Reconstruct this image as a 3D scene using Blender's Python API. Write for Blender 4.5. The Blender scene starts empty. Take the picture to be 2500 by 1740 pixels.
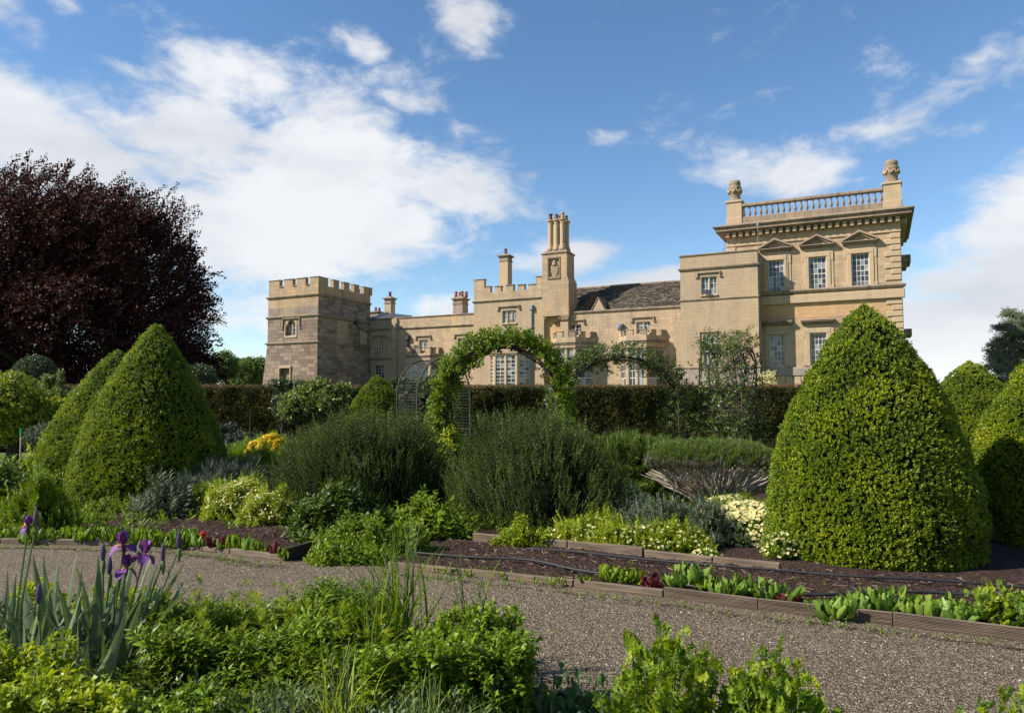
import bpy, math, random
import numpy as np
from mathutils import Vector, Matrix

R = random.Random(11)
rng = np.random.default_rng(11)
C = bpy.context.scene.collection
rad = math.radians

# ------------------------------------------------------------------ camera
FPX, W0, H0, HC = 1790.0, 2500.0, 1740.0, 1.6      # focal length in photo pixels, photo size, eye height
PITCH = math.atan(114.0 / FPX)
cam_d = bpy.data.cameras.new('camera'); cam = bpy.data.objects.new('camera', cam_d); C.objects.link(cam)
cam_d.sensor_width = 36; cam_d.lens = 36 * FPX / W0; cam_d.clip_end = 3000; cam_d.clip_start = 0.05
cam.location = (0, 0, HC); cam.rotation_euler = (math.pi / 2 + PITCH, 0, 0)
bpy.context.scene.camera = cam

def ray(px, py):
    x = (px - W0 / 2) / FPX; y = (H0 / 2 - py) / FPX
    return (x, math.cos(PITCH) - y * math.sin(PITCH), math.sin(PITCH) + y * math.cos(PITCH))
def G(px, py, z=0.0):                # a point of the ground (or of height z)
    d = ray(px, py); k = (z - HC) / d[2]
    return np.array([d[0] * k, d[1] * k, z])
def PY(px, py, Y):                   # a point at the distance Y
    d = ray(px, py); k = Y / d[1]
    return np.array([d[0] * k, Y, HC + d[2] * k])
def azel(px, py):
    d = ray(px, py); n = math.sqrt(sum(c * c for c in d))
    return math.atan2(d[0], d[1]), math.asin(d[2] / n)

# ------------------------------------------------------------------ light
SUN_EL, SUN_AZ = rad(39), math.atan2(-.975, -.22)   # azimuth of the direction TO the sun, atan2(x, y)
sc = bpy.context.scene
sc.view_settings.view_transform = 'Standard'; sc.view_settings.look = 'None'
sc.view_settings.gamma = 1; sc.view_settings.use_curve_mapping = False
sc.view_settings.exposure = 0.80
sc.render.engine = 'CYCLES'
sc.cycles.max_bounces = 6; sc.cycles.transparent_max_bounces = 4; sc.cycles.diffuse_bounces = 2
sc.cycles.glossy_bounces = 2; sc.cycles.transmission_bounces = 3
sd = Vector((math.sin(SUN_AZ) * math.cos(SUN_EL), math.cos(SUN_AZ) * math.cos(SUN_EL), math.sin(SUN_EL)))
sl = bpy.data.lights.new('sun', 'SUN'); sl.energy = 5.0; sl.angle = rad(0.5); sl.color = (1, .94, .85)
so = bpy.data.objects.new('sun', sl); C.objects.link(so)
so.rotation_euler = sd.to_track_quat('Z', 'Y').to_euler(); so.location = (-60, -40, 60)

wd = bpy.data.worlds.new('World'); sc.world = wd; wd.use_nodes = True
nt = wd.node_tree; N = nt.nodes; L = nt.links
bg = N['Background']; bg.inputs['Strength'].default_value = 0.088
sky = N.new('ShaderNodeTexSky'); sky.sky_type = 'NISHITA'; sky.sun_disc = False
sky.sun_elevation = SUN_EL; sky.sun_rotation = SUN_AZ % (2 * math.pi); sky.altitude = 100; sky.air_density = 1.0
sky.dust_density = 0.0; sky.ozone_density = 2.0
tc = N.new('ShaderNodeTexCoord')
sep = N.new('ShaderNodeSeparateXYZ'); L.new(tc.outputs['Generated'], sep.inputs[0])
def wm(op, a, b=None, clamp=False):
    n = N.new('ShaderNodeMath'); n.operation = op; n.use_clamp = clamp
    for i, v in enumerate((a, b)):
        if v is None: continue
        if isinstance(v, (int, float)): n.inputs[i].default_value = v
        else: L.new(v, n.inputs[i])
    return n.outputs[0]
az = wm('ARCTAN2', sep.outputs[0], sep.outputs[1]); el = wm('ARCSINE', sep.outputs[2])
cv = N.new('ShaderNodeCombineXYZ'); L.new(az, cv.inputs[0]); L.new(el, cv.inputs[1])
# (photo x, photo y, half width, half height, turn clockwise, weight): the clouds of that day, one soft ellipse each
BLOBS = [(-60, 250, 240, 110, 22, 1.0), (120, 400, 330, 130, 18, .95), (560, 330, 230, 90, 14, .8), (560, 420, 360, 110, 14, .8), (600, 215, 230, 95, 12, .85),
 (820, 270, 210, 85, 25, .75), (900, 400, 400, 110, 12, .9), (820, 520, 360, 130, 5, 1.0), (1120, 420, 190, 90, 20, .45), (600, 560, 330, 150, 0, .9), (760, 640, 220, 60, -4, .8),
 (1150, 330, 110, 40, 15, .45), (100, 560, 300, 110, 10, .8), (430, 740, 330, 70, 4, .7), (20, 30, 85, 45, 30, .66), (150, 10, 60, 30, 30, .5), (340, 176, 85, 20, 8, .52),
 (885, 112, 75, 42, 20, .52), (1130, 20, 120, 60, 20, .62), (1150, 90, 60, 40, 10, .45), (1000, 220, 150, 60, 15, .42), (1440, 330, 110, 25, 5, .4), (1270, 500, 200, 50, 12, .42),
 (1390, 620, 90, 50, 0, .6), (1290, 640, 70, 25, 0, .45), (1590, 690, 200, 36, -8, .8), (1080, 750, 90, 38, 0, .55), (1850, 410, 210, 62, 10, .72), (1740, 380, 70, 36, 20, .5), (1990, 350, 300, 40, 0, .35),
 (1860, 110, 90, 30, -20, .34), (2120, 170, 90, 45, 10, .26), (2450, 150, 120, 55, -25, .30), (1900, 230, 180, 35, -10, .28), (2340, 320, 120, 25, 0, .24),
 (2560, 620, 260, 170, -25, 1.0), (2400, 800, 300, 190, -12, 1.0), (2220, 960, 300, 90, 0, .8), (2080, 800, 100, 80, 0, .5), (3100, 600, 500, 300, 0, .9), (-700, 400, 500, 200, 0, .9), (3600, 0, 300, 120, 0, .7)]
tot = None
def blob(a, e, rx, ry, rot, amp):
    global tot
    m = N.new('ShaderNodeMapping'); m.vector_type = 'TEXTURE'
    m.inputs['Location'].default_value = (a, e, 0); m.inputs['Rotation'].default_value = (0, 0, -rad(rot)); m.inputs['Scale'].default_value = (rx, ry, 1)
    L.new(cv.outputs[0], m.inputs['Vector'])
    ln = N.new('ShaderNodeVectorMath'); ln.operation = 'LENGTH'; L.new(m.outputs[0], ln.inputs[0])
    mr = N.new('ShaderNodeMapRange'); mr.interpolation_type = 'SMOOTHSTEP'
    mr.inputs['From Min'].default_value = 1.5; mr.inputs['From Max'].default_value = 0.25; mr.inputs['To Min'].default_value = 0; mr.inputs['To Max'].default_value = amp
    L.new(ln.outputs['Value'], mr.inputs['Value'])
    # a soft union keeps overlapping ellipses from piling up
    tot = mr.outputs[0] if tot is None else wm('MAXIMUM', tot, wm('ADD', wm('MULTIPLY', tot, .35), mr.outputs[0]) if False else mr.outputs[0])
for b in BLOBS:
    a, e = azel(b[0], b[1]); blob(a, e, b[2] / FPX, b[3] / FPX, b[4], b[5])
for a, e, rx, ry, w in [(2.4, .5, .4, .12, .6), (-2.6, .35, .5, .12, .6), (1.6, .35, .3, .10, .6)]:
    blob(a, e, rx, ry, 5, w)
def wnoise(scale, detail, rough, dist, sx=1, sy=1, off=0):
    m = N.new('ShaderNodeMapping'); m.inputs['Scale'].default_value = (sx, sy, 1); m.inputs['Location'].default_value = (off, off, off); m.inputs['Rotation'].default_value = (0, 0, -.25)
    L.new(cv.outputs[0], m.inputs['Vector'])
    n = N.new('ShaderNodeTexNoise'); n.inputs['Scale'].default_value = scale; n.inputs['Detail'].default_value = detail; n.inputs['Roughness'].default_value = rough
    n.inputs['Distortion'].default_value = dist; L.new(m.outputs[0], n.inputs['Vector']); return n.outputs['Fac']
n1 = wnoise(7, 9, .6, .3, .85, 1.7, 3.1)
n2 = wnoise(30, 6, .6, .6, .8, 1.4, 9.7)
dens = wm('ADD', tot, wm('ADD', wm('MULTIPLY', wm('SUBTRACT', n1, .5), 2.0), wm('MULTIPLY', wm('SUBTRACT', n2, .5), .75)))
al = N.new('ShaderNodeMapRange'); al.interpolation_type = 'SMOOTHSTEP'; L.new(dens, al.inputs['Value'])
al.inputs['From Min'].default_value = .14; al.inputs['From Max'].default_value = .86; al.inputs['To Max'].default_value = .97
lowfade = wm('MULTIPLY', al.outputs[0], wm('MULTIPLY', wm('ADD', el, .02), 12, clamp=False), clamp=True)
sh = wnoise(3.2, 6, .55, .2, 1, 2.2, 17.)
cr = N.new('ShaderNodeValToRGB'); cr.color_ramp.elements[0].position = .36; cr.color_ramp.elements[1].position = .6
cr.color_ramp.elements[0].color = (.70, .735, .79, 1); cr.color_ramp.elements[1].color = (.93, .945, .97, 1)
L.new(sh, cr.inputs[0])
CLOUD = 6.4
vm = N.new('ShaderNodeVectorMath'); vm.operation = 'SCALE'; vm.inputs['Scale'].default_value = CLOUD; L.new(cr.outputs[0], vm.inputs[0])
mx = N.new('ShaderNodeMix'); mx.data_type = 'RGBA'; L.new(wm('MINIMUM', lowfade, al.outputs[0]), mx.inputs['Factor'])
hs = N.new('ShaderNodeHueSaturation'); hs.inputs['Saturation'].default_value = 1.14; hs.inputs['Value'].default_value = 1.08; L.new(sky.outputs[0], hs.inputs['Color']); L.new(hs.outputs[0], mx.inputs['A']); L.new(vm.outputs[0], mx.inputs['B'])
L.new(mx.outputs['Result'], bg.inputs['Color'])

# ------------------------------------------------------------------ materials
def newmat(name):
    m = bpy.data.materials.new(name); m.use_nodes = True
    return m, m.node_tree, m.node_tree.nodes['Principled BSDF']
def nd(nt, kind, **kw):
    n = nt.nodes.new(kind)
    for k, v in kw.items():
        if k in n.inputs: n.inputs[k].default_value = v
        else: setattr(n, k, v)
    return n
def ramp(nt, stops, fac):
    r = nt.nodes.new('ShaderNodeValToRGB'); e = r.color_ramp.elements
    e[0].position, e[0].color = stops[0][0], (*stops[0][1], 1)
    e[1].position, e[1].color = stops[-1][0], (*stops[-1][1], 1)
    for p, c in stops[1:-1]:
        x = e.new(p); x.color = (*c, 1)
    nt.links.new(fac, r.inputs[0]); return r.outputs[0]
def mixc(nt, f, a, b, blend='MIX'):
    n = nt.nodes.new('ShaderNodeMix'); n.data_type = 'RGBA'; n.blend_type = blend
    for s, v in (('Factor', f), ('A', a), ('B', b)):
        if isinstance(v, (int, float)): n.inputs[s].default_value = v
        elif isinstance(v, tuple): n.inputs[s].default_value = (*v, 1)
        else: nt.links.new(v, n.inputs[s])
    return n.outputs['Result']
def math_(nt, op, a, b=0.0, clamp=False):
    n = nt.nodes.new('ShaderNodeMath'); n.operation = op; n.use_clamp = clamp
    for i, v in enumerate((a, b)):
        if isinstance(v, (int, float)): n.inputs[i].default_value = v
        else: nt.links.new(v, n.inputs[i])
    return n.outputs[0]
def noise(nt, scale, detail=4, rough=.55, vec=None, dist=0):
    n = nd(nt, 'ShaderNodeTexNoise', Scale=scale, Detail=detail, Roughness=rough, Distortion=dist)
    if vec is not None: nt.links.new(vec, n.inputs['Vector'])
    return n.outputs['Fac']
def bump(nt, h, strength, dist, b):
    n = nd(nt, 'ShaderNodeBump', Strength=strength, Distance=dist); nt.links.new(h, n.inputs['Height'])
    nt.links.new(n.outputs[0], b.inputs['Normal']); return n
def rnd_each(nt):
    g = nt.nodes.new('ShaderNodeNewGeometry'); o = nt.nodes.new('ShaderNodeObjectInfo')
    return math_(nt, 'FRACT', math_(nt, 'ADD', g.outputs['Random Per Island'], o.outputs['Random']))

def plain(name, col, rough=.6, metal=0, noise_amt=.25, scale=8, spec=.4):
    m, nt, b = newmat(name)
    f = noise(nt, scale, 5, .6, nd(nt, 'ShaderNodeTexCoord').outputs['Object'])
    lo = tuple(c * (1 - noise_amt) for c in col); hi = tuple(min(1, c * (1 + noise_amt)) for c in col)
    nt.links.new(ramp(nt, [(.3, lo), (.7, hi)], f), b.inputs['Base Color'])
    b.inputs['Roughness'].default_value = rough; b.inputs['Metallic'].default_value = metal; b.inputs['Specular IOR Level'].default_value = spec
    return m
def leafm(name, stops, trans=.3, rough=.5, spec=.35, patch=.35):
    m, nt, b = newmat(name)
    f = rnd_each(nt)
    big = noise(nt, 2.2, 3, .6, nd(nt, 'ShaderNodeNewGeometry').outputs['Position'])
    f = math_(nt, 'ADD', math_(nt, 'MULTIPLY', f, 1 - patch), math_(nt, 'MULTIPLY', math_(nt, 'SUBTRACT', math_(nt, 'MULTIPLY', big, 2.2), .6), patch), clamp=True)
    col = ramp(nt, stops, f)
    nt.links.new(col, b.inputs['Base Color'])
    b.inputs['Roughness'].default_value = rough; b.inputs['Specular IOR Level'].default_value = spec
    t = nt.nodes.new('ShaderNodeBsdfTranslucent')
    nt.links.new(mixc(nt, 1.0, col, (1.0, .98, .45), 'MULTIPLY'), t.inputs[0])
    ms = nt.nodes.new('ShaderNodeMixShader'); ms.inputs[0].default_value = trans
    nt.links.new(b.outputs[0], ms.inputs[1]); nt.links.new(t.outputs[0], ms.inputs[2])
    nt.links.new(ms.outputs[0], nt.nodes['Material Output'].inputs['Surface'])
    return m
def stonem(name, c1, c2, joint=.5, bw=.75, bh=.33, weather=.35, stain=(.19, .165, .13), each=False, rough=.9, speck=.5, warm=(.62, .40, .17), warmth=.25):
    """Limestone: coursed joints as fine relief, patches of warmer and greyer stone, lichen specks."""
    m, nt, b = newmat(name)
    tc = nd(nt, 'ShaderNodeTexCoord'); sp = nd(nt, 'ShaderNodeSeparateXYZ'); nt.links.new(tc.outputs['Object'], sp.inputs[0])
    cb = nd(nt, 'ShaderNodeCombineXYZ'); nt.links.new(math_(nt, 'ADD', sp.outputs[0], sp.outputs[1]), cb.inputs[0]); nt.links.new(sp.outputs[2], cb.inputs[1])
    v = tc.outputs['Object']
    if each: base = ramp(nt, [(0, tuple(c * .72 for c in c1)), (.35, c1), (.8, c2), (1, tuple(min(1, c * 1.12) for c in c2))], rnd_each(nt))
    else:
        br = nd(nt, 'ShaderNodeTexBrick', Scale=1.0); br.inputs['Brick Width'].default_value = bw; br.inputs['Row Height'].default_value = bh
        br.inputs['Mortar Size'].default_value = .009; br.inputs['Mortar Smooth'].default_value = .3; br.inputs['Bias'].default_value = 0
        br.inputs['Color1'].default_value = (*c1, 1); br.inputs['Color2'].default_value = (*c2, 1); br.inputs['Mortar'].default_value = (*[c * .72 for c in c1], 1)
        nt.links.new(cb.outputs[0], br.inputs['Vector'])
        base = mixc(nt, joint, tuple((a + b_) / 2 for a, b_ in zip(c1, c2)), br.outputs['Color'])
    wf = noise(nt, .33, 4, .6, v)
    base = mixc(nt, math_(nt, 'MULTIPLY', ramp(nt, [(.5, (0, 0, 0)), (.68, (1, 1, 1))], wf), warmth), base, warm)
    mp = nd(nt, 'ShaderNodeMapping'); mp.inputs['Scale'].default_value = (.9, .9, .35); nt.links.new(v, mp.inputs[0])
    st = noise(nt, .8, 8, .68, mp.outputs[0])
    base = mixc(nt, math_(nt, 'MULTIPLY', ramp(nt, [(.47, (0, 0, 0)), (.7, (1, 1, 1))], st), weather), base, stain)
    mp2 = nd(nt, 'ShaderNodeMapping'); mp2.inputs['Scale'].default_value = (1.6, 1.6, .12); nt.links.new(v, mp2.inputs[0])
    base = mixc(nt, math_(nt, 'MULTIPLY', ramp(nt, [(.5, (0, 0, 0)), (.66, (1, 1, 1))], noise(nt, 1.3, 6, .7, mp2.outputs[0])), weather * .7), base, stain)
    fine = noise(nt, 14, 5, .7, v)
    base = mixc(nt, speck, base, ramp(nt, [(.3, (.5, .5, .5)), (.52, (1, 1, 1)), (.75, (1.2, 1.2, 1.2))], fine), 'MULTIPLY')
    nt.links.new(base, b.inputs['Base Color']); b.inputs['Roughness'].default_value = rough; b.inputs['Specular IOR Level'].default_value = .15
    h = math_(nt, 'ADD', math_(nt, 'MULTIPLY', fine, .35), noise(nt, 3, 5, .6, v))
    if not each: h = math_(nt, 'SUBTRACT', h, math_(nt, 'MULTIPLY', br.outputs['Fac'], .6 * joint))
    bump(nt, h, .5, .04, b)
    return m

M = {}
M['hall'] = stonem('golden_limestone', (0.339, 0.242, 0.149), (0.442, 0.320, 0.197), .8, .9, .38, .42, (0.207, 0.160, 0.123), warm=(0.517, 0.312, 0.149), warmth=.4)
M['render'] = stonem('rough_limestone_render', (0.348, 0.255, 0.161), (0.423, 0.312, 0.201), .45, .8, .33, .42, (0.226, 0.181, 0.139), speck=.85, warmth=.25)
M['wing'] = stonem('pale_limestone', (0.348, 0.255, 0.161), (0.461, 0.338, 0.218), .85, .7, .3, .5, (0.188, 0.147, 0.113), warmth=.3)
M['tower'] = stonem('grey_weathered_limestone', (0.228, 0.173, 0.132), (0.292, 0.225, 0.171), .7, .8, .4, .7, (0.100, 0.080, 0.068), warmth=.2)
M['tower_top'] = stonem('golden_tower_limestone', (0.320, 0.229, 0.144), (0.414, 0.298, 0.179), .8, .8, .4, .5, (0.160, 0.117, 0.083), warm=(0.470, 0.294, 0.131), warmth=.5)
M['stone'] = stonem('squared_tower_stone', (0.187, 0.140, 0.109), (0.292, 0.221, 0.167), each=True, weather=.6, stain=(0.091, 0.071, 0.060), warmth=.15)
M['trim'] = stonem('lichened_trim_stone', (0.235, 0.177, 0.127), (0.311, 0.234, 0.166), .1, 1.2, .5, .75, (0.094, 0.078, 0.061), warmth=.12)
M['dress'] = stonem('dressed_limestone', (0.395, 0.290, 0.183), (0.442, 0.324, 0.205), .1, 1.2, .6, .35, (0.226, 0.177, 0.135), warmth=.2, speck=.4)
M['grey_stone'] = stonem('pale_grey_limestone', (0.291, 0.234, 0.183), (0.339, 0.268, 0.210), .5, .6, .3, .6, (0.160, 0.134, 0.113), warmth=0)
M['orange'] = stonem('ochre_limestone', (0.395, 0.242, 0.123), (0.489, 0.302, 0.153), .6, .8, .35, .25, (0.264, 0.199, 0.149), warmth=.5)
M['tile'] = stonem('stone_roof_tile', (.085, .07, .055), (.165, .135, .10), each=True, weather=.3, stain=(.05, .042, .035), warmth=0)
M['slate'] = plain('dark_slate', (.055, .058, .065), .5)
M['lead'] = plain('lead_grey', (.20, .22, .25), .45)
M['pipe'] = plain('dark_iron', (.03, .03, .035), .5)
M['terracotta'] = plain('terracotta', (.26, .10, .05), .8)
M['darkpot'] = plain('brown_pot', (.10, .055, .045), .7)
M['white'] = plain('cream_paint', (.60, .56, .47), .5, noise_amt=.08)
M['net'] = plain('grey_wire', (.07, .066, .06), .6, .2)
M['iron'] = plain('rusted_iron', (.05, .036, .028), .7)
def glassm():
    m, nt, b = newmat('window_glass')
    o = rnd_each(nt)
    nt.links.new(ramp(nt, [(0, (.015, .018, .022)), (.55, (.05, .055, .06)), (.8, (.13, .14, .145)), (1, (.24, .25, .25))], o), b.inputs['Base Color'])
    b.inputs['Roughness'].default_value = .06; b.inputs['Specular IOR Level'].default_value = .5; b.inputs['IOR'].default_value = 1.5
    return m
M['glass'] = glassm()
# leaves: (position, colour) stops from the darkest to the palest leaf
M['box'] = leafm('box_leaf', [(0, (.016, .032, .004)), (.25, (.060, .105, .006)), (.55, (.17, .235, .009)), (.85, (.34, .37, .014)), (1, (.52, .42, .02))], .32, .42, .28, .5)
M['core'] = plain('painted_shade_core', (.007, .010, .004), .9, spec=.05)  # near-black colour stands in for the deep shade between the leaves
M['yew'] = leafm('yew_leaf', [(0, (.016, .023, .005)), (.45, (.050, .056, .010)), (.75, (.10, .080, .016)), (1, (.18, .10, .022))], .22, .5, .2, .65)
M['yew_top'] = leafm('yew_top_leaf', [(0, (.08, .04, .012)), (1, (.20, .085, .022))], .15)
M['beech'] = leafm('copper_beech_leaf', [(0, (.010, .0045, .0045)), (.5, (.034, .012, .012)), (.82, (.090, .028, .022)), (1, (.18, .065, .045))], .22, .5, .15)
M['cedar'] = leafm('cedar_needle', [(0, (.12, .14, .085)), (1, (.28, .30, .19))], .3, .6)
M['farleaf'] = leafm('spring_leaf', [(0, (.08, .13, .03)), (1, (.20, .27, .07))], .35)
M['apple'] = leafm('apple_leaf', [(0, (.10, .15, .010)), (.5, (.23, .28, .02)), (1, (.38, .40, .04))], .45, .4, .3)
M['holly'] = leafm('evergreen_leaf', [(0, (.025, .040, .012)), (.6, (.065, .09, .025)), (1, (.18, .21, .11))], .12, .35, .45)
M['pale'] = leafm('pale_shrub_leaf', [(0, (.06, .09, .018)), (.6, (.16, .20, .045)), (1, (.34, .37, .14))], .3, .45, .3)
M['rosemary'] = leafm('rosemary_needle', [(0, (.016, .028, .005)), (.35, (.040, .064, .011)), (.7, (.10, .135, .026)), (.9, (.17, .195, .055)), (1, (.28, .28, .14))], .2, .5, .2, .5)
M['lav'] = leafm('lavender_leaf', [(0, (.040, .075, .010)), (.6, (.11, .17, .020)), (1, (.19, .24, .05))], .28)
M['grey'] = leafm('grey_green_leaf', [(0, (.045, .062, .03)), (.6, (.105, .13, .075)), (1, (.21, .235, .15))], .15, .6, .2)
M['blue'] = leafm('blue_green_leaf', [(0, (.038, .052, .035)), (1, (.12, .14, .11))], .15, .5, .2)
M['green'] = leafm('fresh_green_leaf', [(0, (.050, .095, .006)), (.45, (.14, .22, .010)), (.85, (.24, .33, .02)), (1, (.34, .38, .04))], .4, .42, .25)
M['lime'] = leafm('lime_leaf', [(0, (.12, .18, .010)), (.5, (.27, .34, .014)), (1, (.42, .44, .03))], .42, .42, .25)
M['dark'] = leafm('dark_green_leaf', [(0, (.028, .055, .006)), (1, (.11, .17, .016))], .3, .4, .3)
M['lettuce'] = leafm('lettuce_leaf', [(0, (.08, .15, .015)), (.6, (.16, .25, .03)), (1, (.26, .34, .06))], .3, .45, .35)
M['redleaf'] = leafm('red_leaf', [(0, (.06, .008, .012)), (1, (.16, .02, .03))], .25)
M['vine'] = leafm('vine_leaf', [(0, (.045, .085, .006)), (.45, (.12, .19, .010)), (.85, (.22, .28, .016)), (1, (.36, .35, .03))], .42, .4, .3)
M['rose'] = leafm('rose_leaf', [(0, (.028, .052, .010)), (.6, (.085, .12, .018)), (.9, (.13, .15, .03)), (1, (.26, .12, .05))], .25, .35, .4)
M['cream'] = leafm('cream_petal', [(0, (.62, .55, .22)), (1, (.76, .73, .48))], .3, .6, .2)
M['eye'] = plain('yellow_eye', (.75, .50, .03), .7)
M['yellow'] = leafm('yellow_petal', [(0, (.72, .46, .004)), (1, (.88, .66, .01))], .2, .6)
M['purple'] = leafm('purple_petal', [(0, (.12, .028, .19)), (1, (.27, .085, .36))], .45, .55)
M['bud'] = leafm('iris_bud', [(0, (.06, .03, .12)), (1, (.11, .09, .08))], .2)
M['red'] = leafm('red_petal', [(0, (.40, .008, .01)), (1, (.60, .02, .02))], .3)
M['rust'] = leafm('sorrel_seed', [(0, (.16, .05, .02)), (1, (.34, .13, .05))], .3)
M['iris'] = leafm('iris_blade', [(0, (.08, .12, .055)), (.6, (.16, .21, .10)), (1, (.28, .32, .18))], .3, .5, .3)
M['stem'] = leafm('green_stem', [(0, (.08, .12, .03)), (1, (.15, .19, .06))], .1)
M['straw'] = leafm('dry_straw', [(0, (.25, .19, .11)), (1, (.45, .36, .23))], .1)
M['wood'] = plain('grey_branch', (.44, .37, .28), .85, noise_amt=.35, scale=14, spec=.15)
M['bark'] = plain('dark_bark', (.045, .036, .028), .9, noise_amt=.4, scale=6, spec=.1)
M['hose'] = plain('black_hose', (.018, .019, .021), .6)

# ------------------------------------------------------------------ geometry helpers
def mesh(name, groups, mats, smooth=False):
    """groups: (vertices, [face arrays], material index) each; one mesh out of them."""
    vs, ls, tot, mi, off = [], [], [], [], 0
    for v, fs, k in groups:
        v = np.asarray(v, dtype=np.float32).reshape(-1, 3); vs.append(v)
        for f in fs:
            f = np.asarray(f, dtype=np.int32)
            if f.size == 0: continue
            ls.append((f + off).ravel()); tot.append(np.full(len(f), f.shape[1], np.int32)); mi.append(np.full(len(f), k, np.int32))
        off += len(v)
    me = bpy.data.meshes.new(name)
    v = np.concatenate(vs); l = np.concatenate(ls); t = np.concatenate(tot); m = np.concatenate(mi)
    me.vertices.add(len(v)); me.vertices.foreach_set('co', v.ravel())
    me.loops.add(len(l)); me.loops.foreach_set('vertex_index', l)
    me.polygons.add(len(t)); me.polygons.foreach_set('loop_start', np.concatenate(([0], np.cumsum(t)[:-1])).astype(np.int32))
    me.polygons.foreach_set('material_index', m)
    me.polygons.foreach_set('use_smooth', np.full(len(t), bool(smooth)))
    for x in (mats if isinstance(mats, (list, tuple)) else [mats]): me.materials.append(x)
    me.update(calc_edges=True)
    return me
def obj(name, me, parent=None, loc=None, rot=None, scale=None):
    o = bpy.data.objects.new(name, me); C.objects.link(o)
    if parent is not None: o.parent = parent
    if loc is not None: o.location = loc
    if rot is not None: o.rotation_euler = rot
    if scale is not None: o.scale = (scale,) * 3 if isinstance(scale, (int, float)) else scale
    return o
def tag(o, label=None, cat=None, group=None, kind=None):
    if label: o['label'] = label
    if cat: o['category'] = cat
    if group: o['group'] = group
    if kind: o['kind'] = kind
    return o
def thing(name, label, cat, loc=(0, 0, 0), rz=0, group=None):
    o = obj(name, None, None, loc, (0, 0, rz)); return tag(o, label, cat, group)

class MB:
    """Collects simple solids as python lists."""
    def __init__(s): s.v = []; s.f = {}
    def face(s, idx): s.f.setdefault(len(idx), []).append(idx)
    def add(s, vs, fs, mat=None):
        o = len(s.v)
        if mat is not None: vs = [tuple(mat @ Vector(v)) for v in vs]
        s.v += [tuple(v) for v in vs]
        for f in fs: s.face([i + o for i in f])
        return s
    def box(s, x0, x1, y0, y1, z0, z1, mat=None):
        return s.add([(x0, y0, z0), (x1, y0, z0), (x1, y1, z0), (x0, y1, z0), (x0, y0, z1), (x1, y0, z1), (x1, y1, z1), (x0, y1, z1)],
                     [(0, 3, 2, 1), (4, 5, 6, 7), (0, 1, 5, 4), (1, 2, 6, 5), (2, 3, 7, 6), (3, 0, 4, 7)], mat)
    def bev(s, x0, x1, y0, y1, z0, z1, b=.03, mat=None):   # box with a chamfered front face (towards -y) and top
        return s.loft([[(x0, y1, z0), (x1, y1, z0), (x1, y1, z1), (x0, y1, z1)], [(x0, y0 + b, z0), (x1, y0 + b, z0), (x1, y0 + b, z1), (x0, y0 + b, z1)],
                       [(x0 + b, y0, z0 + b), (x1 - b, y0, z0 + b), (x1 - b, y0, z1 - b), (x0 + b, y0, z1 - b)]], True, True, mat)
    def prism(s, poly, z0, z1, mat=None, top=None):        # poly in x, y; top may be another ring
        top = top or poly; n = len(poly)
        return s.add([(x, y, z0) for x, y in poly] + [(x, y, z1) for x, y in top],
                     [tuple(range(n - 1, -1, -1)), tuple(range(n, 2 * n))] + [(i, (i + 1) % n, (i + 1) % n + n, i + n) for i in range(n)], mat)
    def slab(s, poly, y0, y1, mat=None):                   # poly in x, z, thickness along y
        n = len(poly)
        return s.add([(x, y0, z) for x, z in poly] + [(x, y1, z) for x, z in poly],
                     [tuple(range(n)), tuple(range(2 * n - 1, n - 1, -1))] + [((i + 1) % n, i, i + n, (i + 1) % n + n) for i in range(n)], mat)
    def loft(s, rings, cap0=True, cap1=True, mat=None):
        n = len(rings[0]); vs = [p for r in rings for p in r]; fs = []
        for k in range(len(rings) - 1):
            for i in range(n): j = (i + 1) % n; fs.append((k * n + i, k * n + j, (k + 1) * n + j, (k + 1) * n + i))
        if cap0: fs.append(tuple(range(n - 1, -1, -1)))
        if cap1: fs.append(tuple(range((len(rings) - 1) * n, len(rings) * n)))
        return s.add(vs, fs, mat)
    def lathe(s, prof, n=12, at=(0, 0, 0), ph=0):
        return s.loft([[(at[0] + r * math.cos(ph + 2 * math.pi * i / n), at[1] + r * math.sin(ph + 2 * math.pi * i / n), at[2] + z) for i in range(n)] for r, z in prof])
    def tube(s, pts, r, n=6):
        rs = r if isinstance(r, (list, tuple)) else [r] * len(pts); rings = []; P = [Vector(p) for p in pts]; up = Vector((0.123, .3, 1)).normalized()
        for i, p in enumerate(P):
            d = (P[min(i + 1, len(P) - 1)] - P[max(i - 1, 0)])
            if d.length < 1e-6: d = Vector((0, 0, 1))
            d.normalize(); a = d.cross(up)
            if a.length < .05: a = d.cross(Vector((1, 0, 0)))
            a.normalize(); b = d.cross(a)
            rings.append([tuple(p + (a * math.cos(2 * math.pi * k / n) + b * math.sin(2 * math.pi * k / n)) * rs[i]) for k in range(n)])
        return s.loft(rings)
    def g(s, k=0): return (np.array(s.v, dtype=np.float32), [np.array(f, dtype=np.int32) for f in s.f.values()], k)
    def mesh(s, name, m, smooth=False): return mesh(name, [s.g()], m, smooth)
    def obj(s, name, m, parent=None, smooth=False, **kw): return obj(name, s.mesh(name, m, smooth), parent, **kw)

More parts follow.
